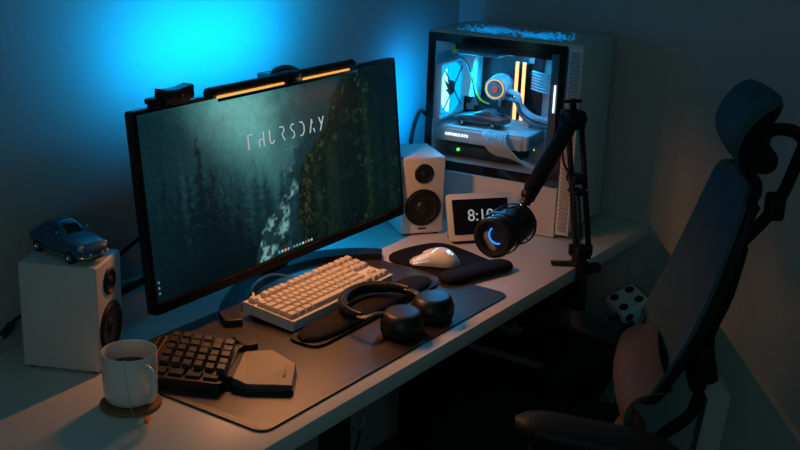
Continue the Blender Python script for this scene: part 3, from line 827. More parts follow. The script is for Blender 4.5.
# glass door with black border
y0, y1, z0, z1 = .040, .424, .136, .498
def yz(g, xoff=0.):  # turn a frame built in x,y,z(thick) into the side plane: x->y, y->z, z->-x
    g.b.transform(Matrix(((0, 0, -1, xoff), (1, 0, 0, 0), (0, 1, 0, 0), (0, 0, 0, 1)))); return g
obj('glass_border', yz(frame_bm(y0, y1, z0, z1, y0+.019, y1-.020, z0+.025, z1-.022, .000, .0042, .004)), 'blackg', pc)
obj('glass_pane', yz(G().box(((y0+y1)/2, (z0+z1)/2, .002), (y1-y0-.038, z1-z0-.046, .003))), 'glass', pc, smooth=0)
obj('hinge_screw', G().cyl((-.004, y1-.008, z1-.055), (-.008, y1-.008, z1-.055), .004, n=12), 'dmetal', pc)
# top vent mesh glowing from the lamps inside
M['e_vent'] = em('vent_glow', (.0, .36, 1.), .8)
tv = obj('top_vent', G().box((PW*.46, .225, PH+.0003), (.185, .36, .0012)), 'whitem', pc)
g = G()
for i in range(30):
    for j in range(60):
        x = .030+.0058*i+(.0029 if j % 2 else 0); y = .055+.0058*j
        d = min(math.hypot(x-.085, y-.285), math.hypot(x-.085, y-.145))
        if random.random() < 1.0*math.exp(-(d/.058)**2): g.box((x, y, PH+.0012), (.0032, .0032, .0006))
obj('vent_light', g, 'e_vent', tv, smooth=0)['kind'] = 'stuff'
obj('power_button', G().cyl((.045, .018, PH-.002), (.045, .018, PH+.0015), .005, n=16), 'chrome', pc)
# inside: board tray, shroud, board
obj('board_tray', G().box((.180, .235, .315), (.004, .36, .35)), 'whitem', pc)
obj('power_shroud', G().box((.115, .220, .150), (.205, .395, .006)).box((.030, .220, .135), (.003, .395, .03)), 'whitem', pc)
mbx = .174
mb = obj('motherboard', G().box((mbx, .285, .345), (.006, .235, .265)), 'pcb', pc)
g = G()
for k in range(36):
    g.box((mbx-.006, .185+.2*random.random(), .23+.22*random.random()), (.006+.006*random.random(), .006+.02*random.random(), .004+.014*random.random()))
obj('board_parts', g, 'chip', mb, smooth=0)
obj('board_shroud', G().box((mbx-.020, .366, .385), (.036, .050, .15), .006).box((mbx-.016, .295, .447), (.026, .10, .030), .005).box((mbx-.012, .25, .245), (.016, .12, .03), .003), 'whitem', mb)
# rear fan
FXc, FZc, FR = .086, .340, .060
fan = obj('rear_fan', yz(frame_bm(-.064, .064, -.064, .064, -.059, .059, -.059, .059, 0, .024, .008)), 'whitem', pc)
fan.data.transform(Matrix(((0, 1, 0, 0), (1, 0, 0, 0), (0, 0, 1, 0), (0, 0, 0, 1)))); fan.location = (FXc, PD-.012, FZc); fan.scale = (1.18, 1.0, 1.18)
for k in range(9):
    a = 2*PI*k/9
    rows_ = []
    for j in range(5):
        r = .016+.040*j/4; tw = .55-.25*j/4; row = []
        for i in range(4):
            b_ = a+(i-1.5)*.25+.10*j/4; row.append((r*math.cos(b_), -(.012+(i-1.5)*.006*tw), r*math.sin(b_)))
        rows_.append(row)
    bl = obj('fan_blade', G().grid(rows_), 'e_fan_hot' if math.cos(a) < -.3 else 'e_fan', fan)  # blades on one side glow brighter, painting the LED hot spot
obj('fan_ring', G().lathe([(.056, -.010), (.060, -.010), (.060, .006), (.056, .006), (.056, -.010)], 40, Matrix.Translation((0, -.012, 0)) @ Matrix.Rotation(PI/2, 4, 'X')), 'e_fan', fan)
obj('fan_fill_disc', G().cyl((0, -.004, 0), (0, -.006, 0), .0575, n=40), 'e_fan', fan)  # glowing disc added to fill the dark gaps between the blades
obj('fan_core', G().cyl((0, -.004, 0), (0, -.020, 0), .0165, n=24), 'dmetal', fan)
g = G(); 
for a in (PI/4, 3*PI/4): g.box((0, -.0235, 0), (.125, .002, .0026), mt=Matrix.Rotation(a, 4, 'Y'))
obj('fan_spoke', g, 'dmetal', fan)
# liquid cooler pump facing the glass
pmz, pmy = .345, .281
XT = Matrix.Translation((mbx, pmy, pmz)) @ Matrix.Rotation(-PI/2, 4, 'Y') @ Matrix.Diagonal((.90, .90, 1, 1))
pump = obj('cooler_pump', G().lathe([(.040, 0), (.040, .020), (.036, .024), (.034, .050), (.0335, .054), (0, .054)], 48, XT), 'whitem', pc)
obj('pump_face', G().lathe([(0, .0545), (.031, .0545), (.031, .0540)], 40, XT), 'bluetint', pump)
obj('pump_ring', G().lathe([(.0255, .0546), (.0255, .0562), (.0290, .0562), (.0290, .0546)], 48, XT), 'e_ring', pump)
g = G(); g.prism([(-.006, -.009), (0, -.0125), (.006, -.009), (.0095, -.001), (.0075, .008), (.003, .0075), (0, .010), (-.003, .0075), (-.0075, .008), (-.0095, -.001)], .0546, .0562, mt=XT @ Matrix.Rotation(-PI/2, 4, 'Z'))
lgp = obj('pump_mark', g, 'e_logo', pump, smooth=0)
obj('pump_mark_eye', G().box((-.0035, 0, .0563), (.0035, .0026, .0006), mt=XT @ Matrix.Rotation(-PI/2, 4, 'Z')).box((.0035, 0, .0563), (.0035, .0026, .0006), mt=XT @ Matrix.Rotation(-PI/2, 4, 'Z')), em('dark_red', (.5, .03, .02), .3), lgp, smooth=0)
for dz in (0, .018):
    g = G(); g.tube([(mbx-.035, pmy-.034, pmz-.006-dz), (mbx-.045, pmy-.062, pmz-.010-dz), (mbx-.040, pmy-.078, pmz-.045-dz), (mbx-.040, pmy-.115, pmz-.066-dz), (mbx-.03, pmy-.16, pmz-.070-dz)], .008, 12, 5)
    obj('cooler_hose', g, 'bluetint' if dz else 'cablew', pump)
# memory sticks
for k, y in enumerate((.226, .206)):
    st_ = obj('memory_stick', G().box((mbx-.022, y, .345), (.038, .007, .146), .001), 'blacks', pc)
    obj('memory_light', G().box((mbx-.042, y, .345), (.004, .0092, .156), .001), 'e_ram', st_)
# graphics card lying across
gp = obj('graphics_card', G().box((.105, .285, .226), (.125, .275, .040), .004), 'whitem', pc)
obj('card_shroud', G().prism([(.155, .148), (.172, .165), (.420, .165), (.420, .148)], 0, .01) if 0 else G().box((.044, .290, .222), (.010, .255, .034), .003), 'whitem', gp)
g = text_bm('GEFORCE RTX', .0105, .0006); 
g.b.transform(Matrix(((0, 0, -1, .0382), (-1, 0, 0, .350), (0, 1, 0, .224), (0, 0, 0, 1))))
obj('card_label', g, 'e_label_glint', gp, smooth=0)
obj('card_fin', G().box((.105, .150, .226), (.10, .012, .03), .002), 'chip', gp)
# second board low down with a green lamp
sb2 = obj('sound_card', G().box((.11, .285, .178), (.10, .20, .026), .003), 'pcb', pc)
obj('green_led', G().sph((.058, .352, .180), .0048, 12), 'e_green', sb2)
obj('green_led', G().sph((.10, .150, .20), .0022, 8), 'e_green', sb2)
# cable runs
for k in range(10):
    g = G(); g.tube([(.055, .268-.0066*k, .247), (.024, .264-.0068*k, .243), (.010, .256-.0070*k, .222), (.012, .226-.0056*k, .196+.0010*k), (.024, .174-.0026*k, .188-.0010*k), (.036, .128-.0008*k, .172-.0010*k), (.042, .120-.0052*k, .146)], .0030, 8, 6)
    obj('power_cable', g, 'cablew', gp)
for k in range(7):
    g = G(); g.tube([(mbx-.020, .190, .398-.0075*k), (mbx-.032, .165, .397-.0078*k), (mbx-.028, .130, .392-.0078*k), (mbx-.010, .105, .382-.0078*k)], .0032, 8, 4)
    obj('board_cable', g, 'cablew', mb)
for k in range(3):
    g = G(); g.tube([(.16, .08, .30-.01*k), (.13, .085, .26-.01*k), (.10, .082+.006*k, .21), (.09, .09+.006*k, .155)], .004, 8, 5)
    obj('loose_cable', g, 'cablew', pc)
obj('vertical_bar', G().box((.095, .072, .32), (.16, .030, .33), .002), 'bluetint', pc)
obj('glass_glint', G().box((.012, .072, .36), (.002, .004, .07)), 'e_label_glint', pc)  # glowing strip painted as the pale reflection on the glass
obj('drive_cage', G().box((.10, .06, .20), (.10, .03, .09), .003), 'dmetal', pc)
obj('radiator', G().box((.10, .23, .465), (.12, .28, .026), .003), 'dmetal', pc)
obj('radiator_fan', G().box((.10, .30, .447), (.12, .12, .012), .003), 'bluetint', pc)
obj('yellow_plug', G().box((.045, .372, .452), (.012, .010, .022), .002), 'yellow', pc)
g = G(); g.tube([(.05, .374, .44), (.10, .36, .41), (.125, .352, .36), (.125, .335, .31), (.14, .30, .29)], .0022, 8, 5); obj('fan_lead', g, 'dmetal', pc)
g = G(); g.tube([(.10, .345, .385), (.115, .335, .345), (.12, .322, .312), (.13, .30, .300)], .0025, 8, 5); obj('fan_lead', g, 'yellow', pc)
cl_ = Matrix.Translation((PX, PY, 0)) @ Matrix.Rotation(prz, 4, 'Z')
tcl = cl_ @ Vector((.090, .302, .2470))
model_car('toy_car', 'silver wedge shaped toy car inside the glass computer tower', tuple(tcl), prz+PI, .150, False, 'silver')

# ------------------------------------------------------------------ microphone and its boom arm
ba = thing('boom_arm', 'black sprung microphone boom arm clamped to the desk edge', 'microphone arm', (1.118, -.03, 0))
obj('clamp', G().box((1.100, -.002, .0045), (.062, .024, .008), .003, rz=-.95).box((1.116, -.030, .0065), (.034, .034, .011), .003).box((1.118, -.043, -.035), (.034, .016, .095), .003).box((1.112, -.012, -.084), (.040, .07, .012), .003)
    .cyl((1.112, -.004, -.078), (1.112, -.004, -.036), .005, n=12).cyl((1.112, -.004, -.042), (1.112, -.004, -.036), .014, n=16), 'dmetal', ba, world=True)
obj('clamp_knob', G().cyl((1.13, -.052, -.006), (1.165, -.062, -.010), .014, .013, 16), 'dmetal', ba, world=True)
obj('swivel_post', G().cyl((1.116, -.034, .0125), (1.116, -.034, .050), .013, n=20).cyl((1.116, -.034, .012), (1.116, -.034, .024), .018, n=20), 'dmetal', ba, world=True)
obj('clamp_screw', G().sph((1.108, -.014, .0095), .0032, 10), 'goldw', ba, world=True)
E1 = Vector((1.135, .022, .350)); B1 = Vector((1.110, -.038, .045))
sd_ = Vector((.49, -.87, 0)); dr = Vector((.87, .49, 0))
for k, s in enumerate((-1, 1)):
    o1 = sd_*(.0155*s)
    obj('lower_rod', G().box((0, 0, 0), (.010, .012, (E1-B1).length), .002, mt=Matrix.Translation((E1+B1)/2+o1+sd_*(.004)) @ (E1-B1).to_track_quat('Z', 'Y').to_matrix().to_4x4()), 'dmetal', ba, world=True)
M1 = Vector((.915, .012, .215))
def spring(a, b, r, turns, wire):
    a = Vector(a); b = Vector(b); d = (b-a); x = d.orthogonal().normalized(); y = d.normalized().cross(x)
    n = turns*8; g = G()
    g.tube([a+d*(k/n)+x*(r*math.cos(2*PI*k/8))+y*(r*math.sin(2*PI*k/8)) for k in range(n+1)], wire, 5, 0); return g
obj('spring', spring(B1.lerp(E1, .08)-dr*.012, B1.lerp(E1, .42)-dr*.010, .006, 26, .0011), 'dmetal', ba, world=True)
for s in (-1, 1):
    v0 = Vector((0, 0, .013*s))
    obj('upper_rod', G().box((0, 0, 0), (.024, .016, (E1-M1).length), .003, mt=Matrix.Translation((E1+M1)/2+v0) @ (E1-M1).to_track_quat('Z', 'Y').to_matrix().to_4x4()), 'dmetal', ba, world=True)
obj('spring', spring(M1.lerp(E1, .35), M1.lerp(E1, .85), .006, 30, .0011), 'dmetal', ba, world=True)
obj('elbow', G().cyl(E1-sd_*.028, E1+sd_*.028, .015, n=20).box(E1, (.05, .05, .045), .008, rz=-.6).cyl(E1-sd_*.034, E1+sd_*.034, .006, n=12), 'dmetal', ba, world=True)
obj('elbow_knob', G().cyl(E1+Vector((0, 0, .02)), E1+Vector((-.004, .002, .048)), .008, n=14).box(E1+Vector((-.004, .002, .044)), (.046, .012, .008), .003, rz=-.6), 'dmetal', ba, world=True)
obj('base_joint', G().cyl(B1-sd_*.028, B1+sd_*.028, .013, n=20).box(B1+Vector((0, 0, -.006)), (.04, .045, .03), .006, rz=-.6), 'dmetal', ba, world=True)
obj('cable_tie', G().box(B1.lerp(E1, .55), (.034, .046, .020), .004, rz=-.6).box(B1.lerp(E1, .45), (.030, .044, .012), .004, rz=-.6), 'blackr', ba, world=True)
obj('amber_led', G().sph(B1.lerp(E1, .47)+sd_*.024-dr*.006, .0024, 8), 'goldw', ba, world=True)
g = G(); g.tube([M1+Vector((.05, .01, .05)), E1+Vector((-.04, .012, -.05)), E1+Vector((-.03, .0, -.10)), B1.lerp(E1, .52)+Vector((-.02, 0, 0)), B1.lerp(E1, .2)+Vector((-.016, 0, 0)), B1+Vector((-.014, -.01, 0))], .003, 8, 6)
obj('arm_cable', g, 'blackr', ba, world=True)
obj('mount_tip', G().cyl(M1, M1-Vector((.012, .0, .020)), .012, n=16).sph(M1, .017, 14), 'dmetal', ba, world=True)

mc = thing('microphone', 'black cylindrical microphone in a shock mount with a glowing blue ring', 'microphone', (.86, .018, .15))
ax = Vector((-.998, -.055, -.033)).normalized()
QT = Matrix.Translation(Vector((.860, .030, .143))) @ ax.to_track_quat('Z', 'Y').to_matrix().to_4x4() @ Matrix.Scale(1.15, 4)
obj('body', G().lathe([(0, -.060), (.022, -.060), (.032, -.056), (.0355, -.046), (.036, .034), (.0372, .036), (.0372, .048), (.0350, .052), (.0345, .054), (.0345, .058)], 48, QT), 'blacks', mc, world=True)
fr_ = obj('front_ring', G().lathe([(.0345, .050), (.0395, .052), (.0405, .058), (.0395, .064), (.0340, .066), (.0285, .064), (.0270, .058), (.0270, .054)], 48, QT), 'blackp', mc, world=True)
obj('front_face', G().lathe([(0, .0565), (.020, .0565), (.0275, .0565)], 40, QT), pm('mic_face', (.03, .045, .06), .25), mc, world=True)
g = G(); pts = []
rx = Vector((.48, -.88, 0)); rx = (rx-ax*rx.dot(ax)).normalized(); ry = Vector((.25, .2, .95)); ry = (ry-ax*ry.dot(ax)-rx*ry.dot(rx)).normalized()
fc0 = QT @ Vector((0, 0, .0580))
for k in range(25):
    a = math.radians(135+160*k/24); pts.append(fc0+rx*(.0075+.0190*math.cos(a))+ry*(.006+.0190*math.sin(a)))
g.tube(pts, .0017, 8, 0); obj('ring_light', g, 'e_mic', mc, world=True)
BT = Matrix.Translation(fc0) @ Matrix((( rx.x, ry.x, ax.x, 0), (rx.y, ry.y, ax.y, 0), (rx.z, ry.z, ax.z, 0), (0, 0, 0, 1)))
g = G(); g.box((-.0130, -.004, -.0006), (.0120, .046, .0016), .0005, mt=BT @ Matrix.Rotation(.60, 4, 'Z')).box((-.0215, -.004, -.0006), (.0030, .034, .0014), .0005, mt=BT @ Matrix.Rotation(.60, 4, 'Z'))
obj('face_reflection', g, pm('beige_bar', (.42, .38, .32), .4), mc, world=True)  # slanted beige reflections on the mic face, built as pale bars
g = G()
for z in (-.040, .030):
    g = G().lathe([(.0400, z-.004), (.0425, z-.004), (.0425, z+.004), (.0400, z+.004), (.0400, z-.004)], 44, QT)
    obj('shock_ring', g, 'blackp', mc, world=True)
for k in range(6):
    a = 2*PI*k/6+.3
    obj('elastic_cord', G().cyl(QT @ Vector((.042*math.cos(a), .042*math.sin(a), -.040)), QT @ Vector((.038*math.cos(a+.4), .038*math.sin(a+.4), -.005)), .0016, n=8).cyl(QT @ Vector((.038*math.cos(a+.4), .038*math.sin(a+.4), -.005)), QT @ Vector((.042*math.cos(a), .042*math.sin(a), .030)), .0016, n=8), 'blackr', mc, world=True)
for k in range(3):
    a = 2*PI*k/3+.3
    obj('mount_bar', G().cyl(QT @ Vector((.0425*math.cos(a), .0425*math.sin(a), -.042)), QT @ Vector((.0425*math.cos(a), .0425*math.sin(a), .034)), .0028, n=10), 'blackp', mc, world=True)
obj('mount_fork', G().cyl(QT @ Vector((0, .0, -.040)) + Vector((.0, -.006, .0455)), M1+Vector((-.0128, 0, -.0215)), .005, n=14), 'blackp', mc, world=True)
obj('glint_screw', G().sph(QT @ Vector((.0, .0, -.040)) + Vector((-.004, -.012, .046)), .005, 10), 'chrome', mc, world=True)

# ------------------------------------------------------------------ things behind the monitor and under the desk
bx = thing('cable_box', 'pale cable tray box at the wall behind the monitor', 'box', (.30, .555, 0))
obj('box_body', frame_bm(.16, .62, .524, .600, .164, .616, .528, .596, .0, .060, .004), 'whites', bx, world=True)
obj('box_floor', G().box((.39, .562, .004), (.452, .069, .006)), 'whites', bx, world=True)
g = G(); g.tube([(.18, .55, .062), (.215, .545, .070), (.25, .553, .066), (.29, .548, .074), (.33, .555, .066)], .007, 8, 4)
g.tube([(.19, .56, .050), (.24, .535, .072), (.30, .563, .056), (.36, .54, .07)], .005, 8, 4)
tag(obj('coiled_cable', g, 'blackr', world=True), 'coiled black cords in the pale cable tray behind the monitor', 'cord')
g = G(); g.tube([(.10, .592, .03), (.17, .595, .085), (.25, .595, .125), (.33, .59, .16)], .004, 8, 4)
tag(obj('black_cable', g, 'blackr', world=True), 'black cable rising along the wall left of the monitor', 'cable')
pg = thing('speaker_plug', 'small black plug with a cable behind the speaker carrying the toy car', 'plug', (-.055, .582, .0))
g = G(); g.tube([(-.075, .575, .045), (-.045, .585, .058), (-.01, .59, .066), (.03, .594, .05), (.05, .594, .004)], .0035, 8, 4); obj('lead', g, 'blackr', pg, world=True)
obj('plug_body', G().cyl((-.072, .575, .046), (-.045, .584, .058), .008, n=14), 'blackp', pg, world=True)
obj('plug_tip', G().cyl((-.082, .571, .041), (-.072, .575, .046), .004, n=12), 'chrome', pg, world=True)
g = G(); g.tube([(1.33, .588, .004), (1.318, .594, .10), (1.322, .596, .19), (1.352, .594, .25), (1.375, .588, .24)], .005, 8, 5)
tag(obj('tower_cable', g, 'blackr', world=True), 'black cable looping down the wall behind the computer tower', 'cable')
for pts, lab in (([(.60, .30, -.040), (.605, .30, -.16), (.63, .295, -.28), (.675, .29, -.36), (.70, .29, -.34)], 'pale cable hanging under the desk, the thicker of two'),
                 ([(.50, .28, -.039), (.515, .28, -.20), (.565, .28, -.33), (.64, .28, -.41), (.70, .30, -.36)], 'thin dark cable drooping under the desk near the leg')):
    g = G(); g.tube(pts, .0045 if 'pale' in lab else .0028, 8, 5)
    tag(obj('hanging_cable', g, 'panel' if 'pale' in lab else 'cone', world=True), lab, 'cable')
ps = thing('power_strip', 'dark power strip under the desk with a crumpled pale bundle of wires', 'power strip', (1.205, .17, -.034))
obj('strip_body', G().box((1.205, .17, -.20), (.045, .28, .04), .004).box((1.205, .07, -.109), (.02, .03, .149)).box((1.205, .27, -.109), (.02, .03, .149)), 'dmetal', ps, world=True)
g = G()
for k in range(7):
    a = random.random()*6
    g.tube([(1.172, .165+.025*math.cos(a), -.232+.016*math.sin(a)), (1.166-.006*random.random(), .13+.014*k, -.215-.02*random.random()), (1.172, .17+.03*math.sin(a*2), -.25+.02*random.random())], .0035, 6, 4)
obj('loose_wires', g, 'dullgrey', ps, world=True)

# ------------------------------------------------------------------ shade-filling cabinet and plush dice at the desk end
cb = thing('shadow_filler', 'black cabinet added to fill the shadow under the desk, with a grey trim strip', 'cabinet', (1.315, .31, FL))
obj('carcass', G().box((1.315, .31, (FL-.11)/2), (.13, .50, -FL-.11), .003), 'chairb', cb, world=True)  # black body added where dark shade lies under the desk
obj('trim_strip', G().box((1.2485, .31, -.352), (.003, .50, .018)), 'dullgrey', cb, world=True)
obj('door', G().box((1.315, .0575, (FL-.11)/2), (.122, .005, -FL-.13), .001), 'chairb', cb, world=True)
pd = thing('pedestal_stand', 'slim black pedestal stand under the white plush dice', 'stand', (1.445, -.045, FL))
obj('base', G().cyl((1.445, -.045, FL), (1.445, -.045, FL+.015), .075, n=40), 'chairb', pd, world=True)
obj('pole', G().cyl((1.445, -.045, FL+.015), (1.445, -.045, -.285), .014, n=20), 'chairb', pd, world=True)
obj('top_plate', G().cyl((1.445, -.045, -.286), (1.445, -.045, -.278), .06, n=40), 'chairb', pd, world=True)
dc = thing('plush_dice', 'white plush dice with black pips resting at the desk end by the wall', 'dice', (1.445, -.045, -.2765), rot=(0, 0, 0))
DTm = Matrix.Translation((0, 0, .062)) @ Euler((math.radians(14), math.radians(-24), math.radians(-38)), 'XYZ').to_matrix().to_4x4()
S = .094
g = G(); g.box((0, 0, 0), (S, S, S), .013, mt=DTm, seg=4); obj('cushion', g, 'plush', dc, smooth=60)
pat = {'z': [(-.25, -.25), (.25, .25), (-.25, .25), (.25, -.25)], '-x': [(-.26, .26), (0, 0), (.26, -.26)], '-y': [(-.26, -.27), (-.26, 0), (-.26, .27), (.26, -.27), (.26, 0), (.26, .27)]}
for ax_, ps_ in pat.items():
    for a, b in ps_:
        r3 = (.0125, .0125, .0028)
        if ax_ == 'z': T = DTm @ Matrix.Translation((a*S, b*S, S/2))
        elif ax_ == '-x': T = DTm @ Matrix.Translation((-S/2, a*S, b*S)) @ Matrix.Rotation(PI/2, 4, 'Y')
        else: T = DTm @ Matrix.Translation((a*S, -S/2, b*S)) @ Matrix.Rotation(PI/2, 4, 'X')
        obj('pip', G().sph((0, 0, 0), r3, 14, T), 'pip', dc)
obj('sewn_tag', G().box((.02, -S/2-.004, -S/2+.002), (.05, .012, .003), .001, mt=DTm), 'paper', dc)

# ------------------------------------------------------------------ office chair
CA = math.radians(26)
C0 = Vector((.78, -.30, 0)); Fv = Vector((-math.sin(CA), math.cos(CA), 0))
root = C0+Fv*.15
ch = thing('office_chair', 'black mesh office chair with a headrest pulled up to the desk', 'office chair', (root.x, root.y, FL), CA)
# local: x = chair's right, y = forward, z above floor; profile y values are relative to C0, so shift by -.15
sy = -.15
def zz(z): return z-FL
# base: five star foot, casters, column
g = G()
for k in range(5):
    a = 2*PI*k/5+.3
    g.tube([(.03*math.cos(a), .03*math.sin(a), .11), (.17*math.cos(a), .17*math.sin(a), .095), (.31*math.cos(a), .31*math.sin(a), .072)], lambda t: .024-.008*t, 10, 3)
obj('star_base', g, 'chairb', ch)
for k in range(5):
    a = 2*PI*k/5+.3; c = Vector((.305*math.cos(a), .305*math.sin(a), .028)); d = Vector((-math.sin(a), math.cos(a), 0))
    obj('caster', G().cyl(c-d*.024, c-d*.006, .0275, n=20).cyl(c+d*.006, c+d*.024, .0275, n=20).cyl(c+Vector((0, 0, .01)), c+Vector((0, 0, .05)), .008, n=10), 'blackr', ch)
obj('gas_column', G().cyl((0, 0, .09), (0, 0, .26), .028, n=24).cyl((0, 0, .25), (0, 0, .39), .018, n=20), 'chairb', ch)
obj('mechanism', G().box((0, -.02, .405), (.17, .26, .05), .012).cyl((.08, .03, .40), (.24, .03, .395), .007, n=10), 'chairb', ch)
# seat
secs = []
for i in range(13):
    t = i/12; y = -.235+.48*t; w = .25*(1-.10*(2*t-1)**4)*(1 if t > .06 else .94); dip = .020*math.exp(-((t-.4)/.3)**2); drop = .035*max(0, (t-.72)/.28)**2
    secs.append([(x, y, .445-drop*.6) for x in (-w*.9, -w*.4, 0, w*.4, w*.9)]+[(w, y, .465-drop), (w*.92, y, .488-drop), (w*.5, y, .492-dip-drop), (0, y, .490-dip-drop), (-w*.5, y, .492-dip-drop), (-w*.92, y, .488-drop), (-w, y, .465-drop)])
obj('seat', G().loft(secs), 'seatf', ch, sub=1)
# back: mesh panel in a deep frame; yb(z, s) gives the depth of the front surface
zt = zz(.354); zbm = zz(-.075)
def yb(z, s):
    q = z+FL
    pts = [(-.12, -.028), (-.05, -.055), (0, -.074), (.09, -.113), (.17, -.140), (.25, -.163), (.32, -.182), (.392, -.206)]
    y = pts[0][1]
    for (a, ya), (b, y2) in zip(pts, pts[1:]):
        if q >= a: y = ya+(y2-ya)*min(1.1, (q-a)/(b-a))
    return y+.018+sy-(.024+.030*min(1, max(0, (.06-q)/.10)))*(1-abs(s)**2)
def halfw(z):
    t = (z-zbm)/(zt-zbm); w = .192+.034*math.sin(PI*min(1, t*1.1))
    if t > .90: w *= math.sqrt(max(0.0, 1-((t-.90)/.1003)**2))*.28+.72
    if t < .12: w *= .80+.20*(t/.12)**.6
    return w
def surf(g, off):
    rows_ = []
    for i in range(29):
        z = zbm+(zt-zbm)*(i/28); w = halfw(z)
        rows_.append([Vector((w*s, yb(z, s)+off, z)) for s in np.linspace(-1, 1, 17)])
    g.grid(rows_); return rows_
rim = lambda r: r[0]+[q[-1] for q in r[1:]]+list(reversed(r[-1]))[1:]+[q[0] for q in reversed(r[1:-1])]
def shell(g, ra, rb):
    g.loft([rim(ra), rim(rb)], cap=False); bmesh.ops.remove_doubles(g.b, verts=g.b.verts[:], dist=1e-5)
g = G(); r1 = surf(g, .0); r2 = surf(g, -.008); shell(g, r1, r2)
obj('back_mesh', g, 'mesh', ch, smooth=50)
g = G(); ring = rim(r1); cen = Vector((0, 0, zz(.16)))
def ringo(inset, dy): return [Vector((p.x*(1-inset/.2), p.y+dy, p.z+(cen.z-p.z)*inset/.24)) for p in ring]
R4 = [ringo(.004, -.0085), ringo(-.001, -.012), ringo(-.001, -.028), ringo(.014, -.030), ringo(.016, -.014)]
vs = [[g.b.verts.new(p) for p in r] for r in R4]; n = len(ring)
for a_, b_ in zip(vs, vs[1:]+vs[:1]):
    for k in range(n): g.b.faces.new((a_[k], a_[(k+1) % n], b_[(k+1) % n], b_[k]))
obj('back_frame', g, 'chairb', ch, smooth=60)
g = G()
for s in (-1, 1):
    g.tube([(s*.19, yb(zz(.27), 1)-.022, zz(.27)), (s*.15, yb(zz(.17), .7)-.030, zz(.16)), (s*.09, yb(zz(.05), 0)-.045, zz(.05)), (s*.035, -.175+sy, zz(-.06))], .018, 10, 5)
g.box((0, yb(zz(.06), 0)-.040, zz(.02)), (.20, .035, .18), .012)
g.tube([(0, yb(zz(.08), 0)-.05, zz(.08)), (0, yb(zz(.22), 0)-.035, zz(.22)), (0, yb(zz(.30), 0)-.040, zz(.30))], .015, 10, 4)
obj('back_spine', g, 'chairb', ch, smooth=60)
# lumbar pad bulging forward, flaring at its lower edge
prof = [(-.245, .006), (-.225, -.010), (-.195, -.024), (-.165, -.018), (-.133, -.002), (-.090, .014), (-.055, .006), (-.034, -.018), (-.022, -.060)]
PR = catmull([Vector((0, y+sy, zz(z))) for z, y in prof], 4)
def lum(o):
    rows_ = []
    for i, p in enumerate(PR):
        t = i/(len(PR)-1); q1 = min(1, t/.60); q2 = min(1, t/.5)
        xn = .025*(1-q1)-.205*q1; xf = .065*(1-q2)+.150*q2
        rows_.append([Vector((xn+(xf-xn)*(s+1)/2, p.y+o-.014*abs(s)**2.2*q1, p.z)) for s in np.linspace(-1, 1, 15)])
    return rows_
g = G(); ra, rb = lum(0), lum(-.012); g.grid(ra); g.grid(rb); shell(g, ra, rb)
obj('lumbar_support', g, 'lumbar', ch, smooth=50)['label'] = 'brown cloth lumbar support'
# support bar of grey metal from the seat to the back
def plate(pts, w):
    g = G(); g.loft([[(s, y+sy, zz(z)) for y, z in pts] for s in (-w/2, w/2)]); return g
obj('support_bar', plate([(-.140, -.063), (-.188, -.061), (-.223, -.100), (-.205, -.30), (-.150, -.36), (-.10, -.36), (-.15, -.30), (-.165, -.25), (-.178, -.11), (-.165, -.085)], .062), 'alu', ch, smooth=0)['label'] = 'grey metal support bar'
g = G(); g.tube([(.0, -.165+sy, zz(-.115)), (0, -.150+sy, zz(-.165)), (0, -.10+sy, zz(-.215)), (0, -.07+sy, zz(-.26)), (0, -.05+sy, zz(-.32))], .013, 12, 5); obj('tilt_tube', g, 'chairb', ch)
# headrest
fr_pts = [(-.228, .530), (-.214, .537), (-.196, .533), (-.172, .513), (-.154, .482), (-.147, .452), (-.156, .420), (-.179, .388)]
bk_pts = [(-.231, .522), (-.224, .511), (-.210, .494), (-.194, .472), (-.184, .448), (-.183, .425), (-.190, .400), (-.204, .374)]
def hr(pts, w0, o=0.):
    FP = catmull([Vector((0, y, z-.012)) for y, z in pts], 3); out = []
    for i, p in enumerate(FP):
        t = i/(len(FP)-1); w = w0*(1-.28*abs(2*t-1)**3)
        out.append([Vector((w*s, p.y+sy+o-.016*(1-abs(s)**2), zz(p.z))) for s in np.linspace(-1, 1, 13)])
    return out
ra = hr(fr_pts, .135); rb = hr([((a*.62+c*.38), (b*.62+d*.38)) for (a, b), (c, d) in zip(fr_pts, bk_pts)], .135)
g = G(); g.grid(ra); g.grid(rb); shell(g, ra, rb)
obj('headrest', g, 'mesh', ch, smooth=60)
rc = hr(bk_pts, .132)
rb2 = hr([((a*.58+c*.42), (b*.58+d*.42)) for (a, b), (c, d) in zip(fr_pts, bk_pts)], .137)
g = G(); g.grid(rb2); g.grid(rc); shell(g, rb2, rc)
g.tube([(0, -.196+sy, zz(.43)), (0, -.206+sy, zz(.41)), (0, -.218+sy, zz(.388)), (0, -.222+sy, zz(.37))], .026, 12, 4)
obj('headrest_shell', g, 'chairb', ch, smooth=60)
g = G(); g.cyl((-.03, -.226+sy, zz(.395)), (.03, -.226+sy, zz(.395)), .026, n=20)
g.tube([(0, -.228+sy, zz(.405)), (0, -.226+sy, zz(.436)), (0, -.243+sy, zz(.452)), (0, -.280+sy, zz(.450)), (0, -.299+sy, zz(.430)), (0, -.293+sy, zz(.396)), (0, -.275+sy, zz(.330)), (0, -.255+sy, zz(.285)), (0, -.212+sy, zz(.225)), (0, -.190+sy, zz(.20))], .0125, 12, 5)
g.box((0, -.262+sy, zz(.300)), (.05, .034, .050), .008)
obj('headrest_stem', g, 'chairb', ch, smooth=60)
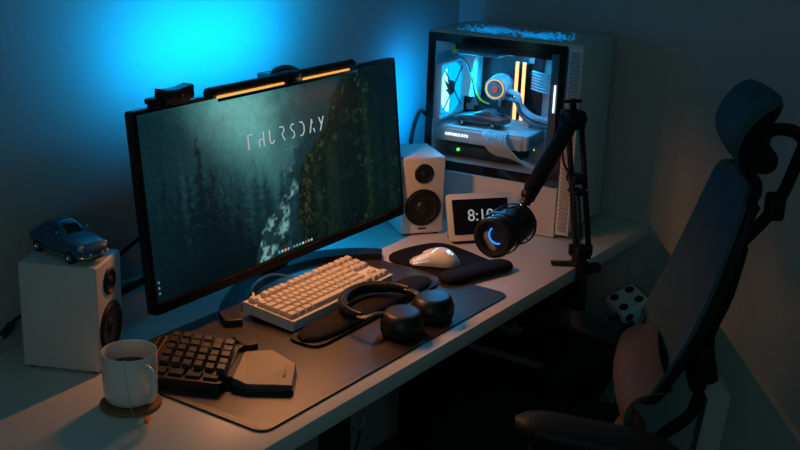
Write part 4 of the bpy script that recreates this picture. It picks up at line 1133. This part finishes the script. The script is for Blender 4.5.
# arm rests
def arm(sx, tip, back, ztop, drop):
    L_ = tip-back; g = G(); secs = []
    for i in range(15):
        t = i/14; y = back+L_*t+sy; e = max(.12, (1-abs(2*t-1)**5))**.5
        secs.append([(sx*.275+.050*e*math.cos(2*PI*k/16)*1.0, y, zz(ztop-.027-drop*(1-t))+.028*e*(math.sin(2*PI*k/16))) for k in range(16)])
    a_ = obj('armrest_pad', g.loft(secs), 'armpad', ch, smooth=60)
    yc = back+L_*.42+sy
    g = G(); secs = []
    for y, z, w, d in ((yc+.035, zz(ztop-.045), .032, .105), (yc+.06, zz(ztop-.095), .032, .095), (yc+.125, zz(ztop-.17), .030, .085), (yc+.155, zz(-.30), .022, .075), (yc+.155, zz(-.335), .020, .07)):
        x = sx*(.275 if z > zz(-.28) else .265)
        secs.append([(x+w*math.cos(2*PI*k/14), y+d*math.sin(2*PI*k/14), z) for k in range(14)])
    obj('armrest_post', g.loft(secs), 'chairb', ch, smooth=60)
    obj('armrest_bracket', G().box((sx*.17, yc+.13, zz(-.335)), (.22, .055, .022), .006), 'chairb', ch)
arm(-1, .205, -.10, -.052, .035)
arm(1, .146, -.185, -.046, .092)

# ------------------------------------------------------------------ lamps
def area(name, loc, direction, sx, sy_, power, col, spread=PI):
    l = bpy.data.lights.new(name, 'AREA'); l.shape = 'RECTANGLE'; l.size = sx; l.size_y = sy_
    l.energy = power; l.color = col; l.spread = spread
    o = bpy.data.objects.new(name, l); COL.objects.link(o)
    o.location = (loc[0], loc[1], loc[2]+DZ)
    o.rotation_euler = Vector(direction).to_track_quat('-Z', 'Y').to_euler(); return o
def point(name, loc, power, col, r=.01):
    l = bpy.data.lights.new(name, 'POINT'); l.energy = power; l.color = col; l.shadow_soft_size = r
    o = bpy.data.objects.new(name, l); COL.objects.link(o); o.location = (loc[0], loc[1], loc[2]+DZ); return o
AMB = (1., .38, .128)
for a, b in ((.025, .458), (.595, .950)):
    p = A0.lerp(A1, (a+b)/2)+off+Vector((0, -.0035, -.0042))
    area('light_bar_lamp', p, (0.02, -.42, -1), (A1-A0).length*(b-a), .005, 1.78 if a < .5 else 1.65, AMB)
area('light_bar_back_lamp', (.50, .432, .505), (0, .80, .50), .44, .02, 3.5, (0., .41, 1.))
area('cyan_desk_fill', (.76, .50, .20), (.1, .5, -.8), .25, .05, .55, (0., .45, 1.))  # unseen cyan fill added to turn the desk behind the monitor teal
area('tower_rear_lamp', (1.25, .515, .30), (.25, 1, .1), .06, .22, .6, (0., .33, 1.))
fp = cl_ @ Vector((.10, .37, .36)); area('rear_fan_lamp', fp, (-.2, -1, -.1), .10, .10, 1.0, (0., .48, 1.))
tp = cl_ @ Vector((.05, .22, .445)); area('case_strip_lamp', tp, (-.10, 0, -1), .04, .28, .7, (0., .45, 1.))
# soft fill added behind and left of the viewer, its source unseen
area('left_fill_light', (-2.8, -1.7, 1.30), (1, .45, -.42), 1.2, 1.2, 4.0, (.95, 1., .92))
w = bpy.data.worlds.new('teal_ambient'); SC.world = w; w.use_nodes = True  # even teal fill added in place of the room's unseen ambient light
bg = w.node_tree.nodes['Background']; bg.inputs['Color'].default_value = (.10, .84, 1., 1); bg.inputs['Strength'].default_value = .054

# ------------------------------------------------------------------ camera
cd = bpy.data.cameras.new('camera'); cam = bpy.data.objects.new('camera', cd); COL.objects.link(cam)
cd.sensor_width = 36; cd.lens = 51.392; cd.clip_start = .02
rt = Vector((.5642, -.8248, .0361)); up = Vector((.2288, .1983, .9531)); fw = Vector((.7933, .5295, -.3006))
cam.matrix_world = Matrix(((rt.x, up.x, -fw.x, -1.2938), (rt.y, up.y, -fw.y, -1.1198), (rt.z, up.z, -fw.z, .9088+DZ), (0, 0, 0, 1)))
SC.camera = cam
SC.view_settings.view_transform = 'Standard'; SC.view_settings.look = 'None'
SC.view_settings.gamma = 1; SC.view_settings.use_curve_mapping = False
SC.view_settings.exposure = 0.
